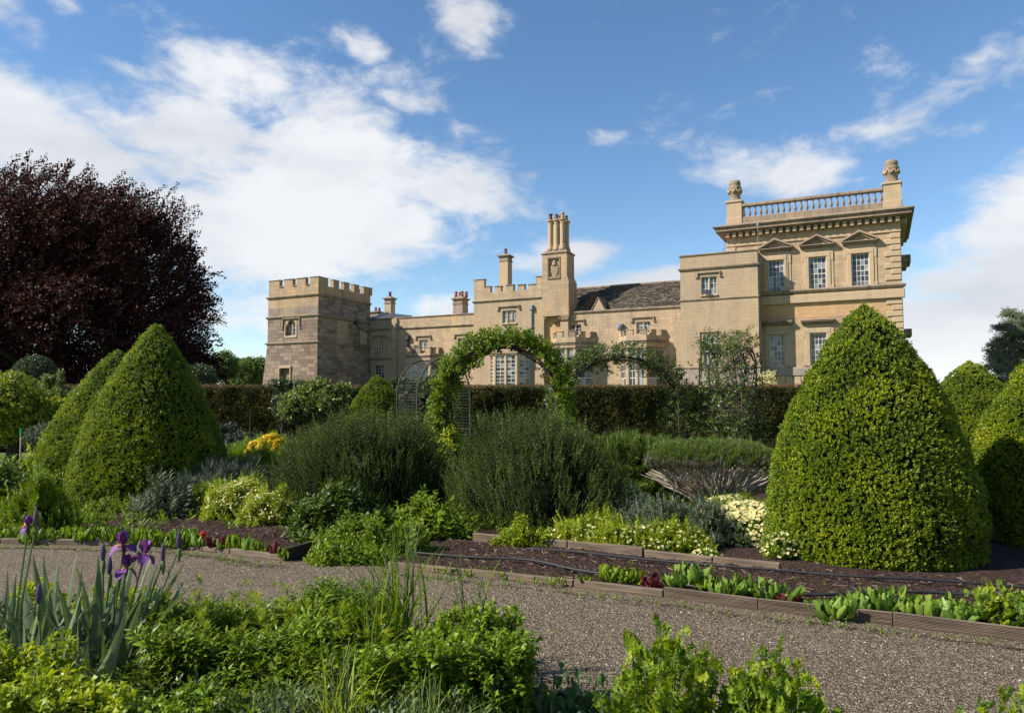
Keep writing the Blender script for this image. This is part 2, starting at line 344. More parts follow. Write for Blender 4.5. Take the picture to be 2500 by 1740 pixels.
def unit(a): return a / np.maximum(np.linalg.norm(a, axis=-1, keepdims=True), 1e-9)
def wob(p, f=1.0, seed=0):            # cheap smooth noise, about -1..1
    r = np.random.default_rng(1000 + seed); p = np.asarray(p); s = np.zeros(p.shape[:-1])
    for k in range(7):
        w = r.normal(size=p.shape[-1]); w = w / np.linalg.norm(w) * f * (1 + .45 * k); s += np.sin(p @ w + r.uniform(0, 6.28)) / (1 + .35 * k)
    return s / 2.6
def scatter(T, P, Zd, S, rg=rng, Xd=None, k=0):
    """Copies of template T=(verts, faces) at P, its z axis along Zd, spun at random (or x axis near Xd), scaled S."""
    V, F = T; n = len(P); P = np.asarray(P, float); Zd = unit(np.broadcast_to(np.asarray(Zd, float), (n, 3)))
    X = rg.normal(size=(n, 3)) if Xd is None else np.broadcast_to(np.asarray(Xd, float), (n, 3))
    X = unit(X - (X * Zd).sum(1, keepdims=True) * Zd); Y = np.cross(Zd, X)
    S = np.asarray(S, float); S = np.broadcast_to(S[:, None] if S.ndim == 1 else S, (n, 3)) if S.ndim else np.full((n, 3), float(S))
    v = P[:, None] + (V[None, :, 0, None] * S[:, None, 0:1]) * X[:, None] + (V[None, :, 1, None] * S[:, None, 1:2]) * Y[:, None] + (V[None, :, 2, None] * S[:, None, 2:3]) * Zd[:, None]
    m = len(V); off = (np.arange(n) * m)[:, None, None]
    return (v.reshape(-1, 3), [(f[None] + off).reshape(-1, f.shape[1]) for f in F], k)
def T_of(groups):
    """A template out of scatter() results."""
    vs, fs, off = [], {}, 0
    for v, F, *_ in groups:
        for f in F: fs.setdefault(f.shape[1], []).append(f + off)
        vs.append(v); off += len(v)
    return (np.concatenate(vs), [np.concatenate(f) for f in fs.values()])
# a leaf grows along +z from the origin, its face towards +y
def leafT(w=.5, fold=.12, bend=.0):
    return (np.array([(0, 0, 0), (w / 2, fold, .5), (0, bend, 1), (-w / 2, fold, .5), (0, 0, .5)], float)[[0, 1, 2, 3]], [np.array([[0, 1, 2, 3]])])
def leaf6(w=.5, fold=.1, bend=.15):     # pointed leaf of two folded halves
    v = np.array([(0, 0, 0), (0, .02, .5), (0, bend, 1), (w / 2, fold, .38), (w * .36, fold + bend * .4, .72), (-w / 2, fold, .38), (-w * .36, fold + bend * .4, .72)], float)
    return (v, [np.array([[0, 3, 4, 1], [1, 4, 2, 2][:4], [0, 1, 6, 5], [1, 2, 2, 6]])[[0, 2]], np.array([[1, 4, 2], [1, 2, 6]])])
def lobedT(k=5, depth=.45, w=.9, cup=.12, seed=0):
    r = np.random.default_rng(seed); n = 2 * k + 1; v = [(0, 0, 0), (0, 0, .45)]
    for i in range(n):
        a = -math.pi * .86 + 2 * math.pi * .86 * i / (n - 1)
        q = (1 if i % 2 == 0 else 1 - depth) * (.5 + .06 * r.normal()) * (1.1 - .25 * abs(a) / math.pi)
        v.append((math.sin(a) * q * w, cup * (q * 2) ** 2 + .04 * r.normal(), .45 + math.cos(a) * q))
    f = [[1, 2 + i, 3 + i] for i in range(n - 1)] + [[1, 0, 2], [1, n + 1, 0]]
    return (np.array(v, float), [np.array(f)])
def bladeT(n=5, w=.06, bend=.3, taper=1.0, fold=.3, base=.7):   # sword-shaped leaf of unit length
    v = []; f = []
    for i in range(n + 1):
        t = i / n; ww = w * (base + (1 - base) * min(1, t * 3)) * (1 - t ** (2.2 * taper)) / 2 + .0008; y = bend * t ** 2.2; z = t * (1 - .18 * abs(bend) * t)
        v += [(-ww, y + fold * ww, z), (0, y, z), (ww, y + fold * ww, z)]
        if i < n: a = 3 * i; f += [[a, a + 1, a + 4, a + 3], [a + 1, a + 2, a + 5, a + 4]]
    return (np.array(v, float), [np.array(f)])
def spoonT(w=.5, cup=.25, wave=.05, seed=0, m=5):
    r = np.random.default_rng(seed); v = []; f = []; ph = r.uniform(0, 6)
    prof = [.08, .16, .50, .92, 1.0, .58][:m + 1]
    for i in range(m + 1):
        t = i / m; ww = w / 2 * prof[i]
        for j in (-1, -.5, 0, .5, 1):
            v.append((j * ww, -cup * math.sin(t * 2.4) + abs(j) * ww * .45 + cup * 1.6 * t * t + wave * (math.sin(i * 2.3 + ph + j * 2) * 1.2 + r.normal() * .7) * j * j, t * (1 - .14 * j * j * t) + .02 * r.normal() * abs(j)))
        if i < m:
            for k in range(4): a = 5 * i + k; f.append([a, a + 1, a + 6, a + 5])
    return (np.array(v, float), [np.array(f)])
def sprigT(n=10, leaf=None, ll=.3, lw=1.0, ang=45, twist=137.5, jit=10, seed=0, tip=True, z0=.1, shrink=.4):
    """Leaves in a spiral on a unit stem along +z; the leaf faces the sky."""
    r = np.random.default_rng(seed); leaf = leaf or leafT(); P = []; Zd = []; Xd = []; S = []
    for i in range(n):
        t = z0 + (1 - z0) * i / max(1, n - 1); a = rad(twist * i + r.normal() * jit); e = rad(ang + r.normal() * jit) * (1.15 - .55 * t)
        d = np.array([math.cos(a) * math.sin(e), math.sin(a) * math.sin(e), math.cos(e)])
        P.append((0, 0, t * (1 - ll * .5))); Zd.append(d); Xd.append((-math.sin(a), math.cos(a), 0)); s = ll * (1 - shrink * t) * r.uniform(.8, 1.2); S.append((s * lw, s, s))
    g = scatter(leaf, np.array(P), np.array(Zd), np.array(S), Xd=-np.array(Xd))
    return T_of([g])
def stemT(w=.02): return (np.array([(-w, 0, 0), (w, 0, 0), (0, 0, 1), (0, w, 0)], float), [np.array([[0, 1, 2], [1, 3, 2]])])

def dome_pts(n, rx, ry, h, power=.5, jitter=.0, base=.0, rg=rng):
    """Points and outward normals of a mound: ellipse rx, ry, height h."""
    u = rg.uniform(0, 2 * np.pi, n); z = rg.uniform(base, 1, n); r = (1 - z ** 2.0) ** power
    r = r * (1 + jitter * rg.normal(size=n) * .3)
    p = np.stack([np.cos(u) * r * rx, np.sin(u) * r * ry, z * h], 1)
    nn = unit(np.stack([np.cos(u) * r / rx, np.sin(u) * r / ry, z / h * .9 + .05], 1)); return p, nn
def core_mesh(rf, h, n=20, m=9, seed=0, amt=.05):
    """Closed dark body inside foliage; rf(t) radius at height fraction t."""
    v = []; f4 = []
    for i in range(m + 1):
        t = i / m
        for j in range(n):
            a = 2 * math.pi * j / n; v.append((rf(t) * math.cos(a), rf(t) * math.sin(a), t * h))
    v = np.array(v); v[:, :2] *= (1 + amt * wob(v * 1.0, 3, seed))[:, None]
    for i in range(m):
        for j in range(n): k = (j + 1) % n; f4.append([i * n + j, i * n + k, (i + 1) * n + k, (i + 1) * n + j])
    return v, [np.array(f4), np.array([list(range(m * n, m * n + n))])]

# ------------------------------------------------------------------ the ground
def terrain_mats():
    m, nt, b = newmat('lawn_grass'); p = nd(nt, 'ShaderNodeNewGeometry').outputs['Position']
    f = math_(nt, 'ADD', math_(nt, 'MULTIPLY', noise(nt, .8, 5, .6, p), .5), math_(nt, 'MULTIPLY', noise(nt, 40, 3, .6, p), .5))
    nt.links.new(ramp(nt, [(.35, (.045, .075, .015)), (.55, (.09, .13, .025)), (.7, (.15, .17, .05))], f), b.inputs['Base Color']); b.inputs['Roughness'].default_value = .9
    bump(nt, noise(nt, 60, 4, .7, p), .8, .05, b); M['lawn'] = m
    m, nt, b = newmat('bark_mulch_soil'); p = nd(nt, 'ShaderNodeNewGeometry').outputs['Position']
    vo = nd(nt, 'ShaderNodeTexVoronoi', Scale=38.0); nt.links.new(p, vo.inputs['Vector'])
    f = noise(nt, 22, 6, .7, p)
    c = ramp(nt, [(.3, (.016, .010, .008)), (.5, (.060, .035, .027)), (.66, (.115, .072, .053)), (.8, (.22, .155, .11))], f)
    nt.links.new(mixc(nt, .35, c, mixc(nt, 1.0, c, vo.outputs['Color'], 'MULTIPLY')), b.inputs['Base Color']); b.inputs['Roughness'].default_value = .95
    b.inputs['Specular IOR Level'].default_value = .15
    bump(nt, math_(nt, 'ADD', f, math_(nt, 'MULTIPLY', vo.outputs['Distance'], .6)), 1, .035, b); M['soil'] = m
    m, nt, b = newmat('resin_bound_gravel'); p = nd(nt, 'ShaderNodeNewGeometry').outputs['Position']
    vo = nd(nt, 'ShaderNodeTexVoronoi', Scale=130.0); nt.links.new(p, vo.inputs['Vector'])
    sp = nd(nt, 'ShaderNodeSeparateColor'); nt.links.new(vo.outputs['Color'], sp.inputs[0])
    vo2 = nd(nt, 'ShaderNodeTexVoronoi', Scale=75.0); nt.links.new(p, vo2.inputs['Vector'])
    s2 = nd(nt, 'ShaderNodeSeparateColor'); nt.links.new(vo2.outputs['Color'], s2.inputs[0])
    f = math_(nt, 'ADD', math_(nt, 'MULTIPLY', sp.outputs[0], .62), math_(nt, 'MULTIPLY', s2.outputs[1], .38))
    c = ramp(nt, [(.12, (.022, .016, .010)), (.38, (.078, .058, .036)), (.6, (.155, .117, .074)), (.8, (.29, .222, .142)), (1, (.56, .455, .31))], f)
    c = mixc(nt, math_(nt, 'MULTIPLY', ramp(nt, [(.5, (0, 0, 0)), (.72, (1, 1, 1))], noise(nt, .9, 5, .6, p)), .45), c, mixc(nt, 1.0, c, (.68, .68, .70), 'MULTIPLY'))
    c = mixc(nt, math_(nt, 'MULTIPLY', ramp(nt, [(.60, (0, 0, 0)), (.74, (1, 1, 1))], noise(nt, 1.6, 6, .65, p)), .4), c, (.20, .115, .06))
    nt.links.new(c, b.inputs['Base Color']); b.inputs['Roughness'].default_value = .8; b.inputs['Specular IOR Level'].default_value = .3
    bump(nt, math_(nt, 'ADD', math_(nt, 'MULTIPLY', vo.outputs['Distance'], -1), math_(nt, 'MULTIPLY', vo2.outputs['Distance'], -.6)), 1, .012, b); M['gravel'] = m
    m, nt, b = newmat('weathered_timber'); tcn = nd(nt, 'ShaderNodeTexCoord'); mp = nd(nt, 'ShaderNodeMapping'); mp.inputs['Scale'].default_value = (1.2, 30, 30)
    nt.links.new(tcn.outputs['Object'], mp.inputs[0]); f = noise(nt, 2.0, 6, .65, mp.outputs[0], .3)
    c = ramp(nt, [(.3, (.055, .038, .024)), (.5, (.13, .092, .058)), (.7, (.24, .175, .11))], f)
    nt.links.new(c, b.inputs['Base Color']); b.inputs['Roughness'].default_value = .85; bump(nt, f, .6, .01, b); M['timber'] = m
terrain_mats()

def sheet(name, poly, z, mat, kind='structure'):
    me = mesh(name, [(np.array([(x, y, z) for x, y in poly]), [np.array([list(range(len(poly)))])], 0)], mat); return tag(obj(name, me), kind=kind)
sheet('ground', [(-900, -300), (900, -300), (900, 1500), (-900, 1500)], 0, M['lawn'])
GARDEN = [(-9.5, 6), (-14, -3), (16, -3), (16, 21), (-3, 21), (-8.5, 17.5), (-9.3, 12)]
def soil_sheet():                       # garden soil, lumpy
    n = 200; xs = np.linspace(-13, 15, n); ys = np.linspace(-2, 22, n); X, Y = np.meshgrid(xs, ys); P = np.stack([X, Y, X * 0], -1).reshape(-1, 3)
    P[:, 2] = .012 + .006 * wob(P, 5, 3); i = np.arange(n * n).reshape(n, n)
    P = P[:, :]; F = np.stack([i[:-1, :-1], i[:-1, 1:], i[1:, 1:], i[1:, :-1]], -1).reshape(-1, 4)
    c = P[F].mean(1); keep = (c[:, 0] > -8.8 + .0 * c[:, 1]) | (c[:, 1] < 15.5); F = F[keep]
    tag(obj('garden_soil', mesh('garden_soil', [(P, [F], 0)], M['soil'], True)), kind='structure')
soil_sheet()
# far and near edge of the gravel path, from the kerb boards in the photograph
FAR = [G(x, y)[:2] for x, y in [(-700, 1330), (-200, 1326), (0, 1330), (400, 1338), (700, 1372), (945, 1390), (1500, 1450), (2000, 1515), (2500, 1574), (3000, 1640)]]
NEAR = [G(x, y)[:2] for x, y in [(2900, 1990), (2300, 1850), (1560, 1738), (1050, 1640), (500, 1540), (100, 1490), (-400, 1440), (-900, 1400)]]
sheet('path', [tuple(p) for p in FAR] + [tuple(p) for p in NEAR], .026, M['gravel'])

# ------------------------------------------------------------------ the house, in its own frame: x along the front, y away from the garden
TH = math.atan2(FPX, 3600.0)
U = np.array([math.cos(TH), -math.sin(TH)]); Wv = np.array([math.sin(TH), math.cos(TH)])
_d = ray(2000, 800); O2 = np.array([_d[0] / _d[1] * 64, 64.0])
def hw(px, py, t=0.0):               # photo point on the house plane y = t -> (x, z)
    d = ray(px, py); A = np.array([[U[0], -d[0]], [U[1], -d[1]]]); b = -(O2 + Wv * t)
    s, k = np.linalg.solve(A, b); return s, HC + d[2] * k
def hx(px, t=0.0, py=800): return hw(px, py, t)[0]
def hz(px, py, t=0.0): return hw(px, py, t)[1]
house = thing('country_house', 'long honey-coloured stone country house behind the hedge, with square tower, tall chimney and balustraded block', 'house', (O2[0], O2[1], 0), -TH)

def front(name, x0, x1, z0, z1, t, mat, holes=(), th=.4, depth=8.0, parent=house, label=None, warp=None):
    """A wall face with real openings and reveals, and the body of the building behind it."""
    xs = sorted({x0, x1, *[h[0] for h in holes], *[h[1] for h in holes]}); zs = sorted({z0, z1, *[h[2] for h in holes], *[h[3] for h in holes]})
    b = MB()
    for a, c in zip(xs, xs[1:]):
        for e, g in zip(zs, zs[1:]):
            mx_, mz = (a + c) / 2, (e + g) / 2
            if any(h[0] < mx_ < h[1] and h[2] < mz < h[3] for h in holes): continue
            b.add([(a, t, e), (c, t, e), (c, t, g), (a, t, g)], [(0, 1, 2, 3)])
    for a, c, e, g in [h[:4] for h in holes]:
        b.add([(a, t, e), (c, t, e), (c, t, g), (a, t, g), (a, t + th, e), (c, t + th, e), (c, t + th, g), (a, t + th, g)], [(0, 4, 5, 1), (1, 5, 6, 2), (2, 6, 7, 3), (3, 7, 4, 0)])
    b.add([(x0, t, z0), (x1, t, z0), (x1, t, z1), (x0, t, z1), (x0, t + th, z0), (x1, t + th, z0), (x1, t + th, z1), (x0, t + th, z1)], [(1, 5, 6, 2), (4, 0, 3, 7), (3, 2, 6, 7)])
    b.box(x0, x1, t + th, t + depth, z0, z1)
    if warp: b.v = [warp(v) for v in b.v]
    o = b.obj(name, mat, parent); return tag(o, label)

_pane = {}
def window(x, z, w, h, t, nx, nz, parent=house, yaw=0, rise=0.0, lights=1, bar=.03, mull=.12, sill=True, arch=False, y=None, tint=None):
    """window > pane: cream frame with glazing bars, one glass pane per opening; (x, z) is the lower left corner."""
    fr = .055; b = MB(); lw = (w - mull * (lights - 1)) / lights
    for k in range(lights):
        a = k * (lw + mull)
        b.box(a, a + fr, -.02, .06, 0, h).box(a + lw - fr, a + lw, -.02, .06, 0, h).box(a + fr, a + lw - fr, -.02, .06, 0, fr * 1.3).box(a + fr, a + lw - fr, -.02, .06, h - fr, h)
        for i in range(1, nx): xx = a + fr + (lw - 2 * fr) * i / nx; b.box(xx - bar / 2, xx + bar / 2, -.005, .04, fr * 1.3, h - fr)
        for j in range(1, nz):
            zz = fr + (h - 2 * fr) * j / nz; bb = bar * (1.7 if (nz > 3 and j == nz // 2) else 1)
            for i in range(nx):
                xa = a + fr + (lw - 2 * fr) * i / nx + bar / 2 * (i > 0); xb = a + fr + (lw - 2 * fr) * (i + 1) / nx - bar / 2 * (i < nx - 1)
                b.box(xa, xb, -.005, .04, zz - bb / 2, zz + bb / 2)
        if arch:                       # pointed head: two spandrels
            b.slab([(a, h + .002), (a, h - lw * .42), (a + lw * .10, h - lw * .16), (a + lw * .5, h + .002)], -.03, .02).slab([(a + lw * .5, h + .002), (a + lw * .90, h - lw * .16), (a + lw, h - lw * .42), (a + lw, h + .002)], -.03, .02)
    o = b.obj('window', M['white'], parent, loc=(x, t if y is None else y, z), rot=(0, 0, yaw))
    if lights > 1:
        mb = MB()
        for k in range(1, lights): a = k * (lw + mull) - mull; mb.box(a + .002, a + mull - .002, -.10, .05, 0, h)
        mb.obj('mullion', M['dress'], o)
    if sill: MB().bev(-.08, w + .08, -.34, .02, -.16, -.003, .03).obj('sill', M['dress'], o)
    for k in range(lights):
        a = k * (lw + mull) + fr; pw = (lw - 2 * fr) / nx; ph = (h - 2 * fr) / nz
        key = (round(pw, 3), round(ph, 3))
        if key not in _pane: _pane[key] = MB().box(-pw / 2, pw / 2, -.004, .004, -ph / 2, ph / 2).mesh('pane', M['glass'])
        for i in range(nx):
            for j in range(nz):
                obj('pane', _pane[key], o, (a + pw * (i + .5), .02, fr + ph * (j + .5)), (rad(R.uniform(-1.1, 1.3)), 0, rad(R.uniform(-.9, .9))))
    return o
def string(name, x0, x1, z, h, t, pr=.12, mat='trim', parent=house, left=True, right=True):
    b = MB(); l = pr if left else 0; r = pr if right else 0      # sloping weathering over a moulded underside
    y1 = t + .02
    b.loft([[(x0 - l * f, y1, zz), (x1 + r * f, y1, zz), (x1 + r * f, t - pr * f, zz), (x0 - l * f, t - pr * f, zz)] for zz, f in [(z - h * .5, .15), (z - h * .2, .75), (z + h * .1, 1), (z + h * .25, 1), (z + h * .5, .12)]])
    return b.obj(name, M[mat], parent)
def hood(x0, x1, z, t, drop=.45, parent=house):   # square label mould over a window
    b = MB(); e = .09; b.bev(x0 - .12, x1 + .12, t - .16, t + .01, z, z + .14, .03).bev(x0 - .12, x0, t - .15, t + .01, z - drop, z - .002, .02).bev(x1, x1 + .12, t - .15, t + .01, z - drop, z - .002, .02)
    b.bev(x0 - .26, x0 - .122, t - .13, t + .01, z - drop, z - drop + .10, .02).bev(x1 + .122, x1 + .26, t - .13, t + .01, z - drop, z - drop + .10, .02)
    return b.obj('hood_mould', M['trim'], parent)
def merlons(spans, t0, t1, z0, parent, mat='wing', cap=.10, axis='x', name='merlon'):
    """spans: (a, b, top) along the parapet; each merlon its own block with a sloping cap stone."""
    for a, b_, zt in spans:
        m = MB(); c = MB()
        if axis == 'x':
            m.box(a, b_, t0, t1, z0, zt - cap); c.loft([[(a - .05, t0 - .07, zt - cap), (b_ + .05, t0 - .07, zt - cap), (b_ + .05, t1 + .05, zt - cap), (a - .05, t1 + .05, zt - cap)], [(a - .05, t0 - .07, zt - cap * .5), (b_ + .05, t0 - .07, zt - cap * .5), (b_ + .05, t1 + .05, zt - cap * .5), (a - .05, t1 + .05, zt - cap * .5)],
                                                        [(a, t0 + .1, zt), (b_, t0 + .1, zt), (b_, t1 - .1, zt), (a, t1 - .1, zt)]])
        else:
            m.box(t0, t1, a, b_, z0, zt - cap); c.loft([[(t0 - .05, a - .05, zt - cap), (t1 + .07, a - .05, zt - cap), (t1 + .07, b_ + .05, zt - cap), (t0 - .05, b_ + .05, zt - cap)], [(t0 - .05, a - .05, zt - cap * .5), (t1 + .07, a - .05, zt - cap * .5), (t1 + .07, b_ + .05, zt - cap * .5), (t0 - .05, b_ + .05, zt - cap * .5)],
                                                        [(t0 + .1, a, zt), (t1 - .1, a, zt), (t1 - .1, b_, zt), (t0 + .1, b_, zt)]])
        o = m.obj(name, M[mat], parent); c.obj('cap_stone', M['trim'], o)

# ---- the balustraded classical block
def classical():
    xl, xr = hx(1777, 0, 600), hx(2203, 0, 784); zt = hz(2000, 548) ; S = hz(2000, 716)
    W1 = [(hx(a, .2, 660), hx(b, .2, 660)) for a, b in [(1876, 1914.5), (1976.6, 2017), (2080.5, 2122)]]
    W2 = [(hx(a, .2, 860), hx(b, .2, 860)) for a, b in [(1880, 1916.5), (1980, 2018.5), (2084, 2124)]]
    z1a, z1b = hz(1997, 707), hz(1997, 628); z0a, z0b = hz(1999, 892.5), hz(1999, 813.5)
    holes = [(a, b, z1a, z1b) for a, b in W1] + [(a, b, z0a, z0b) for a, b in W2]
    w = front('wall', xl, xr, 0, zt + 1.3, 0, M['hall'], holes, depth=11, label='smooth golden limestone wall of the balustraded block')
    for a, b in W1: window(a, z1a, b - a, z1b - z1a, .2, 4, 6, bar=.035)
    for a, b in W2: window(a, z0a, b - a, z0b - z0a, .2, 4, 6, bar=.035)
    ocr = MB().box(xl + .01, xr - .01, -.015, .02, hz(2000, 775), S - .5).obj('wall_panel', M['orange'], house)
    # surrounds
    for k, (lst, za, zb) in enumerate(((W1, z1a, z1b), (W2, z0a, z0b))):
        for a, b in lst:
            s = MB(); e = .40; tt = -.13
            s.bev(a - e, a - .02, tt, .01, za - .02, zb + .02, .04).bev(b + .02, b + e, tt, .01, za - .02, zb + .02, .04).bev(a - e, b + e, tt, .01, zb + .022, zb + .45, .04)
            s.bev(a - e - .22, a - e - .003, tt + .03, .01, zb - .35, zb + .45, .02).bev(b + e + .003, b + e + .22, tt + .03, .01, zb - .35, zb + .45, .02)
            s.box(a - e - .2, a - e - .003, -.06, .01, za - .2, zb - .352).box(b + e + .003, b + e + .2, -.06, .01, za - .2, zb - .352)
            s.bev(a - e - .24, a - e - .003, tt, .01, za - .02, za + .35, .03).bev(b + e + .003, b + e + .24, tt, .01, za - .02, za + .35, .03)
            s.box(a - .45, b + .45, -.07, .01, zb + .452, zb + .80)
            so_ = s.obj('window_surround', M['dress'], house)
            p = MB(); c0, c1 = a - .76, b + .76; zz = zb + .80; cx = (a + b) / 2
            for d, h_, y in ((0, .10, -.22), (.10, .10, -.36), (.20, .09, -.50)): p.bev(c0 + .1 - d * .4, c1 - .1 + d * .4, y, .01, zz + d + .002, zz + d + h_, .03)
            zc = zz + .29
            if k == 0:
                ap = zc + .80
                p.add([(c0 + .15, -.10, zc), (c1 - .15, -.10, zc), (cx, -.10, ap - .12)], [(0, 1, 2)])
                for sgn, xe in ((1, c0 - .02), (-1, c1 + .02)):
                    p.loft([[(x_, -.52, z_ + .02), (x_, .01, z_ + .02), (x_, .01, z_ + .20), (x_, -.50, z_ + .20)][::sgn] for x_, z_ in ((xe, zc - .03), (cx, ap - .08))])
                    p.loft([[(x_, -.32, z_ - .10), (x_, .01, z_ - .10), (x_, .01, z_ + .03), (x_, -.34, z_ + .03)][::sgn] for x_, z_ in ((xe + sgn * .35, zc + .05), (cx, ap - .09))])
            else:
                p.bev(c0 + .02, c1 - .02, -.54, .01, zz + .292, zz + .42, .04)
            p.obj('pediment' if k == 0 else 'cornice_hood', M['trim'], so_)
    # string course, plinth band, quoins
    zs = hz(2100, 703); string('string_course', xl, xr, zs - .02, .5, 0, .38); b = MB(); b.bev(xl - .25, xr + .25, -.28, .02, zs - 1.05, zs - .272, .05); b.obj('lower_string', M['dress'], house)
    zp = hz(1930, 897); b = MB(); b.bev(xl - .2, xr + .2, -.22, .02, zp - .75, zp, .05); b.obj('plinth_band', M['grey_stone'], house)
    MB().box(xl, xr + .05, -.05, .02, 0, zp - .752).obj('basement_wall', M['orange'], house)
    for px in (1885, 1990):           # fanned voussoirs of the basement arches
        x = hx(px, 0, 920)
        for k in range(-2, 3):
            MB().slab([(x + k * .62 - .2, zp - 2.2), (x + k * .62 + .2, zp - 2.2), (x + k * .80 + .38, zp - .78), (x + k * .80 - .38, zp - .78)], -.14 - .04 * (k == 0), -.04).obj('voussoir', M['dress'], house)
    z = zp + .02; i = 0; qtop = hz(2190, 540)
    while z < qtop - .2:
        if not (zs - 1.1 < z + .25 < zs + .2):
            ln = 1.15 if i % 2 == 0 else .72; h_ = min(.48, qtop - z)
            for sgn, xe in ((-1, xr), (1, xl)):
                xa, xb = (xe - ln, xe + .09) if sgn == -1 else (xe - .09, xe + ln)
                MB().bev(xa, xb, -.10, .02, z + .03, z + h_, .05).obj('quoin', M['dress'], house)
            MB().box(xr + .001, xr + .09, .021, (.72 if i % 2 == 0 else 1.15), z + .03, z + h_).obj('quoin', M['dress'], house)
        z += .51; i += 1
    # entablature: frieze band, dentils, deep cornice
    zc = hz(2220, 504, -1.15); zb = zc - 1.55
    MB().bev(xl - .12, xr + .12, -.12, 11.1, zb - .25, zb, .04).obj('architrave_band', M['dress'], house)
    MB().box(xl - .06, xr + .06, -.06, 11.05, zb + .002, zc - .452).obj('frieze', M['hall'], house)
    n = 25; dm = MB().bev(-.16, .16, -.55, .0, 0, .42, .03).mesh('modillion', M['dress'])
    for k in range(n):
        if k % 4 == 2 and k > 3: pass
        obj('modillion', dm, house, (xl + .1 + (xr - xl - .2) * k / (n - 1), -.062, zb + .55))
    dm2 = MB().bev(.0, .55, -.16, .16, 0, .42, .03).mesh('modillion', M['dress'])
    for k in range(1, 20): obj('modillion', dm2, house, (xr + .062, k * .56, zb + .55))
    c = MB()
    for p_, za, zb_ in ((.60, zc - .55, zc - .45), (.95, zc - .45, zc - .18), (1.05, zc - .18, zc - .08), (1.15, zc - .08, zc)):
        c.box(xl - p_, xr + p_, -p_, 11 + p_, za + .001, zb_)
    c.loft([[(xl - 1.1, -1.1, zc + .002), (xr + 1.1, -1.1, zc + .002), (xr + 1.1, 12, zc + .002), (xl - 1.1, 12, zc + .002)], [(xl - .1, -.1, zc + .35), (xr + .1, -.1, zc + .35), (xr + .1, 11.1, zc + .35), (xl - .1, 11.1, zc + .35)]])
    c.obj('cornice', M['trim'], house)
    # parapet: pedestals, urns, balustrade
    pt = -.05
    pl = [(hx(1774, pt, 500), hx(1810, pt, 500)), (hx(2157, pt, 470), hx(2200, pt, 470))]
    zcap = [hz(1790, 487, pt), hz(2180, 446, pt)]; ztop = sum(zcap) / 2
    zbr = hz(1985, 477, pt)            # top rail
    zbp = hz(1985, 511.5, pt)          # top of the base course
    MB().bev(pl[0][1] + .002, pl[1][0] - .002, pt + .0, pt + .5, zc + .3, zbp, .06).obj('balustrade_base', M['trim'], house)
    rail = MB().bev(pl[0][1] + .002, pl[1][0] - .002, pt + .02, pt + .48, zbr - .30, zbr, .06).obj('balustrade_rail', M['trim'], house)
    hb = zbr - .30 - zbp
    prof = [(.15, 0), (.15, .06), (.09, .09), (.10, .13), (.155, .24), (.165, .34), (.13, .48), (.08, .66), (.07, .80), (.10, .84), (.08, .88), (.14, .92), (.14, 1.0)]
    bal = MB().lathe([(r * hb / 1.15, z_ * hb) for r, z_ in prof], 10).mesh('baluster', M['trim'], True)
    for k in range(24):
        obj('baluster', bal, house, (pl[0][1] + .18 + (pl[1][0] - pl[0][1] - .36) * k / 23, pt + .25, zbp))
    # side and rear rails
    for k in range(14): obj('baluster', bal, house, (pl[0][0] + .45, pt + 1.6 + k * .62, zbp)); 
    MB().box(pl[0][0] + .2, pl[0][0] + .7, pt + 1.3, 10.4, zbr - .3, zbr).obj('balustrade_rail', M['trim'], house)
    MB().box(pl[0][0] + .2, pl[0][0] + .7, pt + 1.3, 10.4, zc + .3, zbp).obj('balustrade_base', M['trim'], house)
    for (a, b_), in zip(pl):
        w_ = b_ - a
        pd = MB(); pd.bev(a - .05, b_ + .05, pt - .08, pt + w_ + .05, zc + .25, zc + .95, .05).box(a, b_, pt, pt + w_, zc + .952, ztop - .22).bev(a - .10, b_ + .10, pt - .1, pt + w_ + .1, ztop - .218, ztop, .05)
        p = pd.obj('pedestal', M['dress'], house); cx, cy = (a + b_) / 2, pt + w_ / 2; H = hz(2180, 387, pt) - ztop; r = w_ / 2 * .93; H = max(H, 1.9)
        u = MB().lathe([(r * q, z_ * H) for q, z_ in [(.98, 0), (.98, .05), (.84, .09), (.80, .14), (.78, .30), (.86, .36), (.92, .42), (.90, .50), (.98, .62), (1.0, .66), (.90, .70), (.84, .73), (.80, .78), (.88, .82), (.84, .86), (.86, .93), (.78, .96), (.72, 1.0), (.55, .985)]], 24, (cx, cy, ztop)).obj('urn', M['trim'], p, True)
        for k in range(8):             # swags hung round the drum
            a0 = k * math.pi / 4 + .3; pts = []
            for q in range(7):
                t = q / 6; aa = a0 + t * math.pi / 4; rr = r * 1.0; pts.append((cx + rr * math.cos(aa), cy + rr * math.sin(aa), ztop + H * (.60 - .17 * math.sin(t * math.pi))))
            MB().tube(pts, [.035, .06, .08, .09, .08, .06, .035], 5).obj('swag', M['dress'], p, True)
    b = MB(); b.box(xr + .09, xr + .9, 3, 6, hz(2200, 625) + 0, hz(2200, 607)).box(xr + .09, xr + .6, 3.3, 5.7, hz(2200, 636), hz(2200, 625) - .002); b.obj('side_window_hood', M['trim'], house)
    b = MB(); b.box(xr + .09, xr + .8, 3, 6, hz(2200, 812), hz(2200, 795)); b.obj('side_window_hood', M['trim'], house)
    return xl, xr, zc
XL, XR, ZC = classical()

